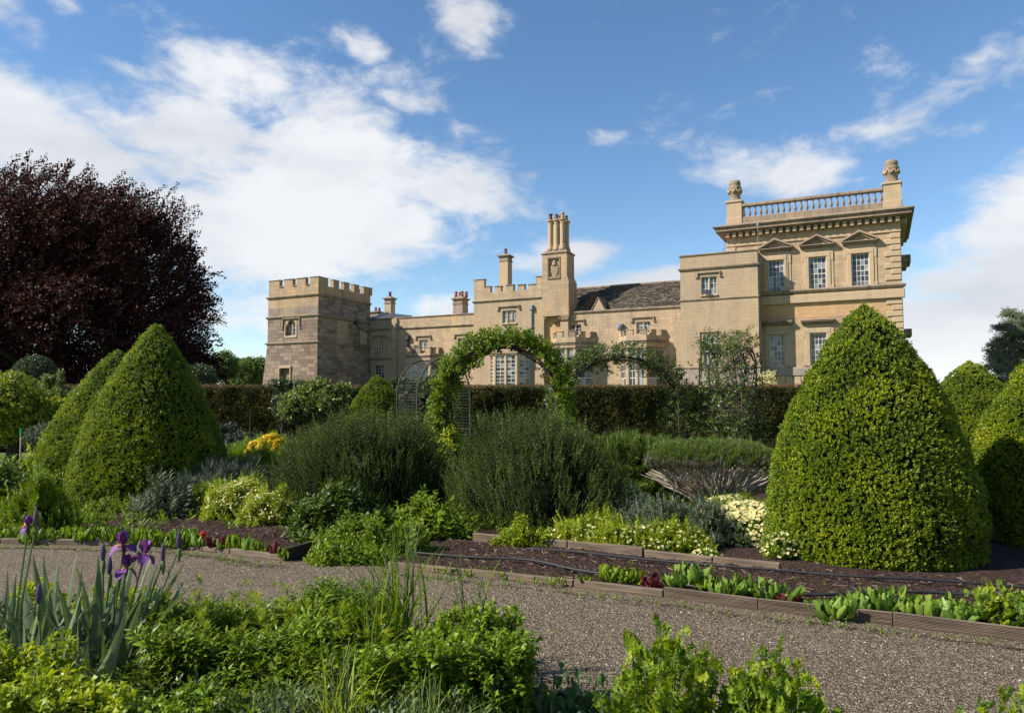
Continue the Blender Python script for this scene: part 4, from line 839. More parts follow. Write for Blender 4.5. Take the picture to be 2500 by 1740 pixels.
# ---- the square tower
def tower():
    t = -8.9; x0, x1 = hx(655, t, 740), hx(777, t, 740); d = 9.2; dd = 9.0
    z3, z2, z1 = hz(770, 834.5, t), hz(774, 769, t), hz(776, 718.5, t); zn, zm = hz(777, 694, t), hz(777, 673, t); zb0 = 0
    H3 = (hx(701, t + .2), hx(726, t + .2), hz(713, 824, t), hz(713, 780, t)); H4 = (hx(693, t + .2), hx(717, t + .2), hz(705, 936, t), hz(705, 899, t))
    bat = .55
    def warp(v):
        x, y, z = v
        if z < z3 - .01:
            k = bat * (z3 - z) / z3; x = x + (k if x > (x0 + x1) / 2 + 3 else (-k if x < (x0 + x1) / 2 - 3 else 0)) if (abs(x - x0) < .01 or abs(x - x1) < .01) else x; y = y - k if y < t + .6 else y
        return (x, y, z)
    w3 = front('wall', x0, x1, 0, z3, t, M['tower'], [H4], .4, dd, warp=warp, label='grey stone base of the square tower')
    w2 = front('wall', x0 + .02, x1 - .02, z3 + .001, z1, t, M['tower'], [H3], .4, dd, label='weathered middle stage of the square tower')
    w1 = front('wall', x0 + .04, x1 - .04, z1 + .001, zn, t + .02, M['tower_top'], [], .4, dd, label='golden parapet of the square tower')
    MB().box(x0 + .0, x1 - .0, t - .004, t + .02, hz(700, 752, t), z1 - .1).obj('wall_panel', M['tower_top'], house)
    for z, nm in ((z3, 'string_course'), (z2, 'string_course'), (z1, 'string_course')):
        string(nm, x0, x1, z, .32, t, .2)
        b = MB(); b.loft([[(x1 - .02, t - .0, zz), (x1 + .2 * f, t + .0, zz), (x1 + .2 * f, t + dd, zz), (x1 - .02, t + dd, zz)] for zz, f in [(z - .16, .15), (z - .06, .75), (z + .03, 1), (z + .08, 1), (z + .16, .12)]]); b.obj('string_course', M['trim'], house)
    # windows
    a, b_, e, g = H3; window(a + .1, e + .22, b_ - a - .2, g - e - .3, t + .36, 2, 4, lights=2, mull=.12, arch=True, sill=False)
    n = 8; b = MB(); cx = (a + b_) / 2; up = [(a + (b_ - a) * i / n, g - .85 * abs(1 - 2 * i / n) ** 2.6) for i in range(n + 1)]
    for i in range(n): b.slab([up[i], up[i + 1], (up[i + 1][0], g + .01), (up[i][0], g + .01)], t + .02, t + .30)
    b.bev(a - .16, a - .002, t - .06, t + .05, e, g - .5, .02).bev(b_ + .002, b_ + .16, t - .06, t + .05, e, g - .5, .02).bev(a - .1, b_ + .1, t - .08, t + .38, e - .05, e + .2, .05)
    b.obj('arched_surround', M['dress'], house)
    hood(a - .3, b_ + .5, z2 - .25, t, 1.1)
    a, b_, e, g = H4; kb = bat * (z3 - (e + g) / 2) / z3
    window(a + .06, e, b_ - a - .12, g - e - .06, 0, 2, 5, y=t - kb + .62, sill=False, bar=.05)
    f = MB(); f.bev(a - .18, a - .002, t - kb - .12, t - kb + .3, e - .1, g, .03).bev(b_ + .002, b_ + .18, t - kb - .12, t - kb + .3, e - .1, g, .03).bev(a - .18, b_ + .18, t - kb - .12, t - kb + .3, g + .002, g + .25, .03); f.obj('window_surround', M['dress'], house)
    # squared stones: courses on the front are stones one by one, those on the side wall one mass
    ms = [MB().bev(-.5, .5, -.5, .5, -.5, .5, .05).mesh('stone', M['stone']) for _ in range(1)][0]
    cnt = 0; side = MB(); rows = []
    z = hz(700, 955, t); ch = .42
    while z < z2 - .3:
        if abs(z + ch / 2 - z3) < .36: z += ch * .5; continue
        k = bat * max(0, z3 - z - ch / 2) / z3; tilt = math.atan(bat / z3) if z < z3 else 0
        x = x0 - k + R.uniform(-.6, 0)
        while x < x1 + k - .05:
            w_ = R.uniform(.55, 1.15); a0, a1 = max(x, x0 - k), min(x + w_, x1 + k)
            if x1 + k - a1 < .3: a1 = x1 + k; w_ = a1 - x + .1
            hit = any(a1 > h[0] - (.2 if h is H4 else .05) and a0 < h[1] + (.2 if h is H4 else .05) and z + ch > h[2] - .12 and z < h[3] + (.27 if h is H4 else .06) for h in (H3, H4))
            if not hit and a1 - a0 > .15 and cnt < 300:
                obj('stone', ms, w3 if z < z3 else w2, ((a0 + a1) / 2, t - k + .022 + R.uniform(-.01, .014), z + ch / 2), (-tilt, 0, 0), (a1 - a0 - .022, .1, ch - .022)); cnt += 1
            x += w_
        z += ch
    z = hz(700, 955, t); 
    while z < z1 - .3:
        if abs(z + ch / 2 - z3) < .36 or abs(z + ch / 2 - z2) < .36: z += ch * .5; continue
        k = bat * max(0, z3 - z - ch / 2) / z3; y = t - k + R.uniform(-.5, 0)
        while y < t + dd:
            w_ = R.uniform(.62, 1.3); a0, a1 = max(y, t - k), min(y + w_, t + dd - .1)
            blk = (z > z3 and z < z3 + 2.6 and t + 3.0 < (a0 + a1) / 2 < t + 5.0)
            if a1 - a0 > .12 and not blk:
                kk = k - .03 + R.uniform(-.008, .012); q = .02
                side.add([(x1 + kk - .04, a0 + .012, z + .012), (x1 + kk - .04, a1 - .012, z + .012), (x1 + kk - .04, a1 - .012, z + ch - .012), (x1 + kk - .04, a0 + .012, z + ch - .012),
                          (x1 + kk + .05, a0 + .012 + q, z + .012 + q), (x1 + kk + .05, a1 - .012 - q, z + .012 + q), (x1 + kk + .05, a1 - .012 - q, z + ch - .012 - q), (x1 + kk + .05, a0 + .012 + q, z + ch - .012 - q)],
                         [(4, 5, 6, 7), (0, 1, 5, 4), (1, 2, 6, 5), (2, 3, 7, 6), (3, 0, 4, 7)])
            y += w_
        z += ch
    tag(side.obj('stonework', M['stone'], house), kind='stuff')
    b = MB(); b.box(x1 - .02, x1 + .03, t + 3.05, t + 4.95, z3 + .1, z3 + 2.6); b.obj('repaired_patch', M['tower_top'], house)
    b = MB(); b.box(x1 - .01, x1 + .06, t + 7.1, t + 8.3, z3 + .3, z3 + 1.9).box(x1 + .061, x1 + .075, t + 7.6, t + 7.75, z3 + .5, z3 + 1.6); b.obj('loop_window', M['dress'], house)
    # battlements: front, right side, and the two hidden sides
    fr = [(657.5, 682), (693, 714), (724, 745.5), (756.5, 778.5)]
    sp = [(hx(a, t, 685), hx(b, t, 685), zm) for a, b in fr]; sp[0] = (x0 + .04, sp[0][1], zm); sp[-1] = (sp[-1][0], x1 - .04, zm)
    merlons(sp, t + .02, t + .5, zn + .001, house, 'tower_top')
    for (a, b1, _), (c, _, _) in zip(sp, sp[1:]): MB().bev(b1 + .06, c - .06, t - .08, t + .5, zn + .001, zn + .12, .04).obj('cap_stone', M['trim'], house)
    ys = [(t + .501, t + 1.6)] + [(t + 1.6 + .85 + k * 1.78, t + 1.6 + .85 + .95 + k * 1.78) for k in range(4)]
    merlons([(a, b, zm) for a, b in ys], x1 - .5, x1 - .04, zn + .001, house, 'tower_top', axis='y')
    merlons([(a, b, zm) for a, b in ys[1:]], x0 + .04, x0 + .5, zn + .001, house, 'tower_top', axis='y')
    merlons([(a, b, zm) for a, b, _ in sp], t + dd - .1, t + dd + .38, zn + .001, house, 'tower_top')
    b = MB()
    for k in range(9): xx = x0 + .9 + k * .75; b.tube([(xx, t + 1.0, zn - .2), (xx, t + 1.0, zm + .05)], .02, 4)
    b.tube([(x0 + .9, t + 1.0, zm + .05), (x1 - .9, t + 1.0, zm + .05)], .02, 4); b.obj('roof_rail', M['lead'], house)
    # floodlight and cable on the side wall
    fy = t + 6.2; b = MB(); fz = z2 - .1; b.box(x1 + .02, x1 + .35, fy - .25, fy + .25, fz - .3, fz + .2).tube([(x1 + .08, fy, fz - .3), (x1 + .08, fy + .8, fz - .75), (x1 + .08, t + dd, fz - 1.1)], .05, 5); b.obj('floodlight', M['pipe'], house)
tower()

# ------------------------------------------------------------------ clipped box cones
def cone_profile(ex=2.4): return lambda t: np.maximum(0, 1 - np.power(np.clip(t, 0, 1), ex)) ** .98   # t from base 0 to top 1
def box_cone_mesh(seed, ex, n=27000, H=2.7, Rb=1.24):
    rg = np.random.default_rng(seed); u = rg.uniform(0, 2 * np.pi, n * 3); t = rg.uniform(0, 1, n * 3) ** 1.15
    rf = lambda t: Rb * (1 - np.clip(t, 0, 1) ** ex) ** .88 * (1 - .06 * np.clip((.12 - t) / .12, 0, 1))
    keep = rg.uniform(0, 1, n * 3) < (rf(t) + .06) / Rb; u, t = u[keep][:n], t[keep][:n]
    r = rf(t); dr = (rf(t + .01) - rf(t)) / .01 / H; nn = unit(np.stack([np.cos(u), np.sin(u), -dr], 1))
    p = np.stack([np.cos(u) * r, np.sin(u) * r, t * H], 1)
    p += nn * (.020 * wob(p, 5, seed) + .024 * wob(p, 18, seed + 1) + rg.normal(size=len(r)) * .012)[:, None]
    leaf = leafT(.62, .14, .05)
    sp = [sprigT(6, leaf, .62, 1, 52, 137.5, 16, seed + k, z0=.25, shrink=.25) for k in range(3)]
    g = []
    for k in range(3):
        q = slice(k, None, 3); d = unit(nn[q] + np.array([0, 0, .55]) + rg.normal(size=(len(p[q]), 3)) * .35)
        g.append(scatter(sp[k], p[q] - nn[q] * .015, d, rg.uniform(.034, .064, len(p[q])), rg))
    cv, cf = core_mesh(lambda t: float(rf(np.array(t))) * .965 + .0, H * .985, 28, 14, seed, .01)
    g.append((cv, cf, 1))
    return mesh('foliage', g, [M['box'], M['core']])
bm1, bm2 = box_cone_mesh(3, 2.05), box_cone_mesh(5, 1.7)
def topiary(label, px, Z, H, Rb, me, rz, cat='topiary', lean=0):
    x = (px - 1250) / FPX * Z
    t = thing('box_topiary', label, cat, (x, Z, 0), rz, 'clipped box cones')
    obj('foliage', me, t, (0, 0, 0), None, (Rb / 1.24, Rb / 1.24, H / 2.7)); MB().tube([(0, 0, 0), (0, 0, H * .5)], [.06, .03], 6).obj('trunk', M['bark'], t)
    if lean: t.rotation_euler = (0, lean, rz)
topiary('big clipped box cone at the right, in full view on the dark mulch', 2116, 8.05, 2.68, 1.07, bm1, .4)
topiary('front one of the two large box cones at left', 376, 12.15, 2.88, 1.22, bm2, 1.5)
topiary('box cone peeping out behind the front left cone', 284, 13.6, 2.56, 1.30, bm2, 3.2)
topiary('small distant box cone between tower and wire arch', 921, 19.5, 2.34, 1.05, bm1, 2.2)
topiary('box cone half hidden behind the vine arch foot', 1100, 16.6, 2.30, .82, bm2, .2)
topiary('distant box cone at right before the cedar', 2368, 14.4, 2.42, 1.2, bm1, 4.0)
topiary('half-shaded box cone cut by the right edge', 2622, 8.7, 2.55, 1.2, bm1, 5.2)

# ------------------------------------------------------------------ yew hedge
def hedge(label, x0, x1, Y, top, th=1.3, n=42000, seed=7):
    t = thing('yew_hedge', label, 'hedge', ((x0 + x1) / 2, Y, 0)); L_ = x1 - x0; rg = np.random.default_rng(seed)
    leaf = leafT(.34, .1, .1); sp = sprigT(7, leaf, .55, 1, 60, 137, 14, seed, shrink=.2)
    p = np.stack([rg.uniform(-L_ / 2, L_ / 2, n), np.zeros(n), rg.uniform(0.02, 1, n) ** .8 * top], 1)
    p[:, 1] = .07 * wob(p, 1.6, seed) + .05 * wob(p, 6, seed + 1) + rg.normal(size=n) * .03
    d = unit(np.stack([rg.normal(size=n) * .5, -np.ones(n), .45 + rg.normal(size=n) * .4], 1))
    g = [scatter(sp, p, d, rg.uniform(.09, .17, n), rg)]
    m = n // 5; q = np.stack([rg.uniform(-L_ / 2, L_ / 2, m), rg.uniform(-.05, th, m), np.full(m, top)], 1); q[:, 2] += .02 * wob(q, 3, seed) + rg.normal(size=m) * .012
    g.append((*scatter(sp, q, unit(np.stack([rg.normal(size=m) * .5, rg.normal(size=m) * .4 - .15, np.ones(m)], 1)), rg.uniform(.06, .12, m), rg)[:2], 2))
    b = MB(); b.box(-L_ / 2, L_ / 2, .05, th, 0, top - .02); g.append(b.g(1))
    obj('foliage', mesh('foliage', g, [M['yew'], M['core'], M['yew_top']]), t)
hedge('long brown-green yew hedge running below the house', -19, 19.5, 24, 2.125)
hedge('further piece of yew hedge seen right of the big cone', 19.6, 40, 25.5, 2.42, n=14000, seed=9)

# ------------------------------------------------------------------ trees
def limb_tree(seed, base_r, H, spread, n_l, ftop=.95, lean=(0, 0), start=.25, gnarl=.12, sub=2):
    """Tapered trunk with limbs; returns the MB and the limb tips."""
    r = random.Random(seed); b = MB(); tips = []
    pts = [Vector((lean[0] * t * t, lean[1] * t * t, t * H)) + Vector((r.gauss(0, gnarl), r.gauss(0, gnarl), 0)) * t for t in [i / 7 for i in range(8)]]
    b.tube(pts, [base_r * (1.25 if i == 0 else 1) * (1 - .11 * i) for i in range(8)], 8)
    for k in range(n_l):
        t = start + (ftop - start) * (k + .5) / n_l; i = min(6, int(t * 7)); p = pts[i].lerp(pts[i + 1], t * 7 - i); a = k * 2.4 + r.uniform(-.4, .4)
        ln = spread * (1.0 - .55 * t) * r.uniform(.8, 1.1); e = r.uniform(.25, .75) + .4 * t; d = Vector((math.cos(a) * math.cos(e), math.sin(a) * math.cos(e), math.sin(e)))
        q = [p]; dd = d.copy()
        for s in range(5): dd = (dd + Vector((r.gauss(0, .22), r.gauss(0, .22), r.gauss(.05, .15)))).normalized(); q.append(q[-1] + dd * ln / 5)
        br = base_r * (.55 - .32 * t); b.tube(q, [br * (1 - .16 * s) for s in range(6)], 6); tips += q[2:]
        for m in range(sub):
            s0 = r.choice(q[2:5]); d2 = (dd + Vector((r.gauss(0, .7), r.gauss(0, .7), r.gauss(.1, .4)))).normalized(); q2 = [s0, s0 + d2 * ln * .22, s0 + d2 * ln * .42 + Vector((0, 0, ln * .05))]
            b.tube(q2, [br * .4, br * .26, br * .1], 5); tips += q2[1:]
    return b, tips
def cloud_pts(n, blobs, seed, shell=.35, gap=.0, gf=.5):
    """Points through a union of ellipsoids, denser near their skin, thinned into clumps."""
    rg = np.random.default_rng(seed); vol = np.array([b[3] * b[4] * b[5] for b in blobs]) ** .67; pick = rg.choice(len(blobs), n, p=vol / vol.sum()); B = np.array(blobs)[pick]
    d = unit(rg.normal(size=(n, 3))); rr = 1 - shell * rg.uniform(0, 1, n) ** 1.6; p = B[:, :3] + d * B[:, 3:6] * rr[:, None]
    if gap: k = wob(p, gf * 6, seed) + .5 * wob(p, gf * 15, seed + 5) + rg.normal(size=n) * .25 > -1 + gap * 1.6; p, d = p[k], d[k]
    return p, d
def beech():
    Z = 46; cx = (122 - 1250) / FPX * Z; t = thing('copper_beech', 'huge dark purple copper beech with windswept branch tips', 'tree', (cx, Z, 0))
    b, tips = limb_tree(5, .6, 12.5, 8.0, 24, .97, (0, 0), .12, .5, 3); b.obj('trunk', M['bark'], t)
    X = lambda px: (px - 150) / FPX * Z
    Hh = lambda py: 1.6 + (984 - py) / FPX * Z
    bl = []
    for px, py, rx, ry in [(150, 550, 120, 105), (60, 585, 130, 105), (-60, 600, 160, 160), (250, 575, 115, 95), (345, 575, 80, 80), (385, 650, 80, 100), (300, 680, 160, 130), (130, 700, 160, 150), (420, 760, 75, 90), (430, 860, 75, 65), (300, 850, 150, 90), (120, 860, 170, 90), (-80, 800, 180, 160), (440, 700, 35, 40), (470, 900, 55, 50), (430, 920, 70, 50), (200, 925, 250, 60), (0, 900, 200, 90), (330, 900, 150, 80), (60, 780, 160, 120), (250, 780, 150, 110), (400, 570, 40, 36), (-30, 530, 90, 60)]:
        bl.append((X(px), R.uniform(-2, 2), Hh(py), rx / FPX * Z, min(5.5, ry / FPX * Z * 1.3) + 1.2, ry / FPX * Z))
    p, d = cloud_pts(27000, bl, 21, .8, .31, .13); p = p[p[:, 2] > .6]
    rg = np.random.default_rng(8); n = len(p); wind = np.array([.75, 0, .35])
    dirs = unit(unit(p - np.array([0, 0, 6.5])) * .7 + wind + rg.normal(size=(n, 3)) * .35)
    low = p[:, 2] < 6; dirs[low] = unit(dirs[low] + np.array([.2, 0, -.35]))
    leaf = leafT(.7, .1, .1); sps = []
    for k in range(3):                 # a flat spray: leaves on both sides of a curving twig
        rr = np.random.default_rng(k); m = 15; tt = np.linspace(.1, 1, m); P = np.stack([.06 * rr.normal(size=m), .16 * np.sin(tt * 3 + k), tt], 1)
        D = np.stack([np.where(np.arange(m) % 2, .8, -.8) + rr.normal(size=m) * .25, rr.normal(size=m) * .45, .75 + rr.normal(size=m) * .2], 1)
        sps.append(T_of([scatter(leaf, P, D, rr.uniform(.12, .20, m), rr), (np.array([(-.012, 0, 0), (.012, 0, 0), (0, .02, .95)]), [np.array([[0, 1, 2]])], 0)]))
    g = [scatter(sps[k], p[k::3], dirs[k::3], rg.uniform(.6, 1.25, len(p[k::3])), rg) for k in range(3)]
    # long windswept shoots along the skyline and the right flank
    q = []
    for px, py, n_ in [(-20, 440, 14), (40, 415, 16), (110, 405, 18), (160, 412, 16), (230, 430, 14), (300, 450, 16), (350, 460, 18), (410, 475, 16), (450, 530, 14), (465, 600, 12), (470, 680, 12), (480, 740, 14), (470, 800, 14), (490, 860, 14), (505, 900, 12)]:
        for _ in range(n_): q.append((X(px - 22 + R.gauss(0, 22)), R.uniform(-3, 2.5), Hh(py + 38 + R.gauss(6, 12))))
    q = np.array(q); dq = unit(np.stack([.75 + rg.normal(size=len(q)) * .2, rg.normal(size=len(q)) * .2, np.where(q[:, 2] > 10, .75, .05) + rg.normal(size=len(q)) * .25], 1))
    for s in range(2): g.append(scatter(sps[s], q + dq * s * .8, dq, rg.uniform(.9, 1.3, len(q)) * (1, .75)[s], rg))
    for X2, Z2, n_ in ((X(495), Hh(680), 26), (X(505), Hh(850), 14)):     # two outlying drooping boughs
        qq = np.stack([X2 + rg.normal(size=n_) * .55 - .5, rg.normal(size=n_) * .5, Z2 + rg.normal(size=n_) * .3 + .2], 1); g.append(scatter(sps[2], qq, unit(np.stack([np.full(n_, 1.0), rg.normal(size=n_) * .3, -.35 + rg.normal(size=n_) * .3], 1)), .9, rg))
    tag(obj('crown', mesh('crown', g, [M['beech']]), t), None)
beech()
def cedar():
    Z = 70; cx = (2520 - 1250) / FPX * Z; t = thing('cedar_tree', 'grey-green cedar with layered boughs beyond the hedge at right', 'tree', (cx, Z, 0))
    r = random.Random(4); tr = MB(); tr.tube([(0, 0, 0), (.2, 0, 4), (0, 0, 8), (.3, 0, 11)], [.55, .45, .3, .1], 8)
    rg = np.random.default_rng(3); P = []; D = []
    for k in range(34):
        z = 2.2 + 7.6 * (k / 33); ln = 5.6 * (1 - .055 * (z - 2) ** 1.15) * r.uniform(.7, 1.05); a = k * 2.4 + r.uniform(-.3, .3)
        if k % 3 == 0: a = math.pi + r.uniform(-.5, .5)
        e = (math.cos(a) * ln, math.sin(a) * ln * .8, r.uniform(-.2, .5)); tr.tube([(0, 0, z - .8), (e[0] * .5, e[1] * .5, z + .2), (e[0], e[1], z + e[2])], [.16, .10, .03], 5)
        m = 130; tt = rg.uniform(.25, 1.08, m); w_ = .25 + 1.3 * np.sin(np.clip(tt, 0, 1) * 2.6)
        off = rg.normal(size=m) * w_ * .5; P.append(np.stack([e[0] * tt - math.sin(a) * off, e[1] * tt + math.cos(a) * off, z + e[2] * tt + rg.normal(size=m) * .11 - .08 * off ** 2], 1))
        D.append(np.stack([math.cos(a) + rg.normal(size=m) * .5, math.sin(a) + rg.normal(size=m) * .5, .12 + rg.normal(size=m) * .22], 1))
    P = np.concatenate(P); D = np.concatenate(D); sp = sprigT(9, leafT(.22, .1, 0), .5, 1, 50, 137, 20, 2)
    tr.obj('trunk', M['bark'], t); obj('crown', mesh('crown', [scatter(sp, P, D, rg.uniform(.5, 1.0, len(P)), rg)], [M['cedar']]), t)
cedar()
def round_tree(name, label, px, Z, blobs, n, leafmat, size, seed, trunk_r=.2, H=4, spread=2, nl=10, gap=.2, gf=.5, cat='tree', shell=.6, sub=2, bark='bark', lw=.55, up=.4, group=None, start=.3):
    t = thing(name, label, cat, ((px - 1250) / FPX * Z, Z, 0), 0, group); rg = np.random.default_rng(seed)
    X = lambda a: (a - px) / FPX * Z; Hh = lambda a: 1.6 + (984 - a) / FPX * Z
    bl = [(X(a), R.uniform(-.3, .3) * rx / FPX * Z, Hh(b), rx / FPX * Z, rx / FPX * Z * .9, ry / FPX * Z) for a, b, rx, ry in blobs]
    p, d = cloud_pts(n, bl, seed, shell, gap, gf); p = p[p[:, 2] > .1] ; d = d[:len(p)]
    b, _ = limb_tree(seed, trunk_r, H, spread, nl, .95, (0, 0), start, trunk_r * .5, sub); b.obj('trunk', M[bark], t)
    sp = sprigT(7, leafT(lw, .12, .08), .55, 1, 60, 137, 22, seed)
    obj('crown', mesh('crown', [scatter(sp, p, unit(unit(p - p.mean(0)) + np.array([0, 0, up]) + rg.normal(size=p.shape) * .5), rg.uniform(.7, 1.2, len(p)) * size, rg)], [M[leafmat]]), t)
    return t
round_tree('young_tree', 'thin-leaved young tree with sky showing through, beside the dark beech', 552, 62, [(552, 888, 27, 27), (540, 905, 16, 20), (566, 905, 16, 18)] , 2600, 'farleaf', .34, 31, .12, 4.3, 2.1, 16, .45, .9, sub=3)
round_tree('lime_tree', 'leafy light green tree left of the tower base', 603, 95, [(603, 915, 34, 32), (574, 925, 24, 24), (630, 908, 18, 30)], 5200, 'farleaf', .8, 32, .3, 4.5, 2.5, 10, .15, .4)
round_tree('dark_shrub', 'dark rounded evergreen at the foot of the copper beech', 488, 40, [(488, 930, 36, 34), (455, 935, 40, 26)], 4200, 'holly', .28, 33, .15, 1.8, 1, 8, .05, .6, 'shrub')
round_tree('dome_topiary', 'dark clipped dome rising above the hedge at far left', 82, 29, [(82, 925, 47, 52)], 6500, 'holly', .14, 34, .1, 1.5, .6, 6, 0, .5, 'topiary', .12)
round_tree('apple_tree', 'yellow-green apple tree with a stout trunk at the left edge', 40, 18.4, [(30, 975, 70, 62), (-15, 1010, 70, 60), (95, 1005, 48, 45), (40, 1040, 80, 42), (-70, 980, 60, 60), (128, 1000, 30, 30)], 5200, 'apple', .17, 35, .17, 2.2, 1.2, 12, .28, 1.4, sub=3, start=.35)
round_tree('pale_shrub', 'loose pale-leaved shrub between apple tree and hedge', 172, 20.5, [(150, 985, 40, 40), (195, 1000, 42, 48), (165, 1035, 60, 30), (120, 940, 14, 26), (150, 935, 8, 26)], 3600, 'pale', .15, 36, .06, 1.7, .8, 9, .25, 1.6, 'shrub')
round_tree('silver_shrub', 'silvery grey bush low behind the left cones', 165, 17.6, [(150, 1060, 62, 24), (110, 1075, 40, 22)], 1800, 'grey', .12, 37, .05, .7, .5, 6, .2, 2, 'shrub')
round_tree('whitebeam', 'small broad-leaved tree on a single stem below the tower', 778, 16.6, [(740, 990, 42, 26), (805, 985, 44, 30), (772, 955, 34, 18), (832, 960, 20, 18), (712, 1002, 18, 18)], 1150, 'pale', .22, 38, .055, 1.5, .6, 10, .35, 1.8, lw=.75, start=.6)
round_tree('holly_shrub', 'variegated shrub poking above the hedge under the tower window', 690, 22.6, [(690, 940, 30, 12), (702, 985, 30, 45), (735, 945, 22, 14)], 1200, 'holly', .15, 39, .06, 1.6, .5, 8, .2, 1.6, 'shrub')
round_tree('laurel_shrub', 'glossy shrub behind the wire arch', 1040, 22.4, [(1000, 975, 40, 46), (1060, 970, 50, 48), (975, 940, 22, 14)], 4200, 'holly', .15, 40, .06, 1.6, .6, 8, .1, 1.6, 'shrub')
round_tree('rose_bush', 'small cream rose bush against the classical block', 1870, 58, [(1862, 925, 20, 14), (1880, 918, 14, 12), (1870, 940, 26, 20)], 420, 'cream', .28, 41, .05, 3.2, .8, 6, .3, 2, 'shrub')

# ------------------------------------------------------------------ the kitchen-garden beds
def board(name, a, b, h, th, z0, parent, mat='timber', groove=False):
    a, b = np.array(a), np.array(b); ln = float(np.linalg.norm(b - a)); yaw = math.atan2(b[1] - a[1], b[0] - a[0]); m = MB()
    if groove:
        n = 9; pr = [(0, z0)]
        for i in range(n): z_ = z0 + h * (i + .5) / n; pr += [(0.0, z0 + h * (i + .15) / n), (.006, z0 + h * (i + .3) / n), (.006, z0 + h * (i + .7) / n), (0, z0 + h * (i + .85) / n)]
        pr += [(0, z0 + h), (th, z0 + h), (th, z0)]
        m.loft([[(0, y, z) for y, z in pr], [(ln, y, z) for y, z in pr]])
    else: m.bev(0, ln, 0, th, z0, z0 + h, .008)
    return m.obj(name, M[mat], parent, loc=(a[0], a[1], 0), rot=(rad(R.uniform(-2, 2)), 0, yaw))
def edging(name, label, pts, h, th=.045, z0=.0, groove_from=99):
    p0 = G(*pts[0]); r = thing(name, label, 'edging board', (0, 0, 0))
    for i, (a, b) in enumerate(zip(pts, pts[1:])):
        A, B = G(*a)[:2], G(*b)[:2]; d = (B - A) / np.linalg.norm(B - A)
        board('board', A + d * .004, B - d * .004, h + R.uniform(-.006, .006) + (.022 if i >= groove_from else 0), th, z0, r, groove=i >= groove_from)
    return r
edging('timber_edging', 'grooved timber edging along the front of the right bed', [(945, 1392), (1150, 1413), (1400, 1440), (1620, 1466), (1850, 1497), (2180, 1534), (2620, 1592)], .066, .04, .02, 3)
edging('timber_edging', 'pale timber edging of the left bed beside the path', [(-300, 1330), (0, 1333), (200, 1336), (420, 1341), (560, 1358), (697, 1376)], .06, .04, .02)
A = G(700, 1376)[:2]; B = G(800, 1346)[:2]
r_ = thing('timber_edging', 'dark end board closing the left bed', 'edging board'); board('board', A, B, .13, .04, .02, r_, 'bark')
r_ = edging('timber_edging', 'grey boards behind the mulch, below the second rosemary', [(1153, 1328), (1385, 1349), (1570, 1366)], .105, .045, .02)
r_ = edging('timber_edging', 'grey boards behind the mulch, near the big box cone', [(1572, 1366), (1740, 1385), (1905, 1402)], .085, .045, .02)

def mulch(name, poly, label_z=.05, seed=1, chips=5000, amp=.03):
    """Lumpy bark mulch filling one bed, with loose chips and straws."""
    poly = [np.array(p) for p in poly]; xs = [p[0] for p in poly]; ys = [p[1] for p in poly]; st = .05
    X, Y = np.meshgrid(np.arange(min(xs), max(xs), st), np.arange(min(ys), max(ys), st)); P = np.stack([X, Y, X * 0], -1)
    def inside(x, y):
        c = np.zeros(x.shape, bool); j = len(poly) - 1
        for i in range(len(poly)):
            (xi, yi), (xj, yj) = poly[i], poly[j]; t = ((yi > y) != (yj > y)) & (x < (xj - xi) * (y - yi) / (yj - yi + 1e-12) + xi); c ^= t; j = i
        return c
    P[..., 2] = label_z + amp * (.5 * wob(P, 4, seed) + .6 * wob(P, 17, seed + 1) + .3 * rng.normal(size=X.shape) * .6)
    i = np.arange(X.size).reshape(X.shape); F = np.stack([i[:-1, :-1], i[:-1, 1:], i[1:, 1:], i[1:, :-1]], -1).reshape(-1, 4)
    Pf = P.reshape(-1, 3); c = Pf[F].mean(1); F = F[inside(c[:, 0], c[:, 1])]
    o = tag(obj(name, mesh(name, [(Pf, [F], 0)], M['soil'], True)), kind='structure')
    rg = np.random.default_rng(seed); q = np.stack([rg.uniform(min(xs), max(xs), chips * 2), rg.uniform(min(ys), max(ys), chips * 2), np.zeros(chips * 2)], 1); q = q[inside(q[:, 0], q[:, 1])][:chips]
    q[:, 2] = label_z + amp * (.5 * wob(q, 4, seed) + .6 * wob(q, 17, seed + 1)) + .008
    chip = (np.array([(-.5, 0, -.1), (.5, 0, -.06), (.42, .1, .12), (-.45, .04, .1), (0, .22, 0)], float), [np.array([[0, 1, 4], [1, 2, 4], [2, 3, 4], [3, 0, 4]])])
    n = len(q); up = unit(rg.normal(size=(n, 3)) * .5 + np.array([0, 0, 1])); S = rg.uniform(.015, .05, n)[:, None] * np.array([[1, .8, .45]])
    g = [scatter(chip, q[: n * 9 // 10], up[: n * 9 // 10], S[: n * 9 // 10], rg)]
    s = q[n * 9 // 10:]; m = len(s); g.append((*scatter(chip, s, unit(rg.normal(size=(m, 3)) * .3 + np.array([0, 0, 1])), np.stack([rg.uniform(.04, .12, m), np.full(m, .012), np.full(m, .02)], 1), rg)[:2], 1))
    tag(obj('bark_chips', mesh('bark_chips', g, [M['chip'], M['straw']])), kind='stuff'); return inside
M['chip'] = leafm('bark_chip', [(0, (.016, .009, .007)), (.6, (.055, .030, .023)), (.9, (.10, .065, .05)), (1, (.24, .18, .13))], 0, .9, .1, .1)
in_r = mulch('right_mulch_bed', [G(*p)[:2] for p in [(955, 1388), (1150, 1409), (1400, 1436), (1850, 1493), (2180, 1530), (2700, 1598), (2900, 1470), (2500, 1425), (1905, 1400), (1740, 1383), (1385, 1347), (1153, 1326), (1010, 1318)]], .045, 3, 9000)
in_l = mulch('left_mulch_bed', [G(*p)[:2] for p in [(-300, 1327), (0, 1330), (420, 1338), (697, 1372), (800, 1342), (720, 1290), (480, 1265), (150, 1245), (-300, 1240)]], .045, 5, 7000)

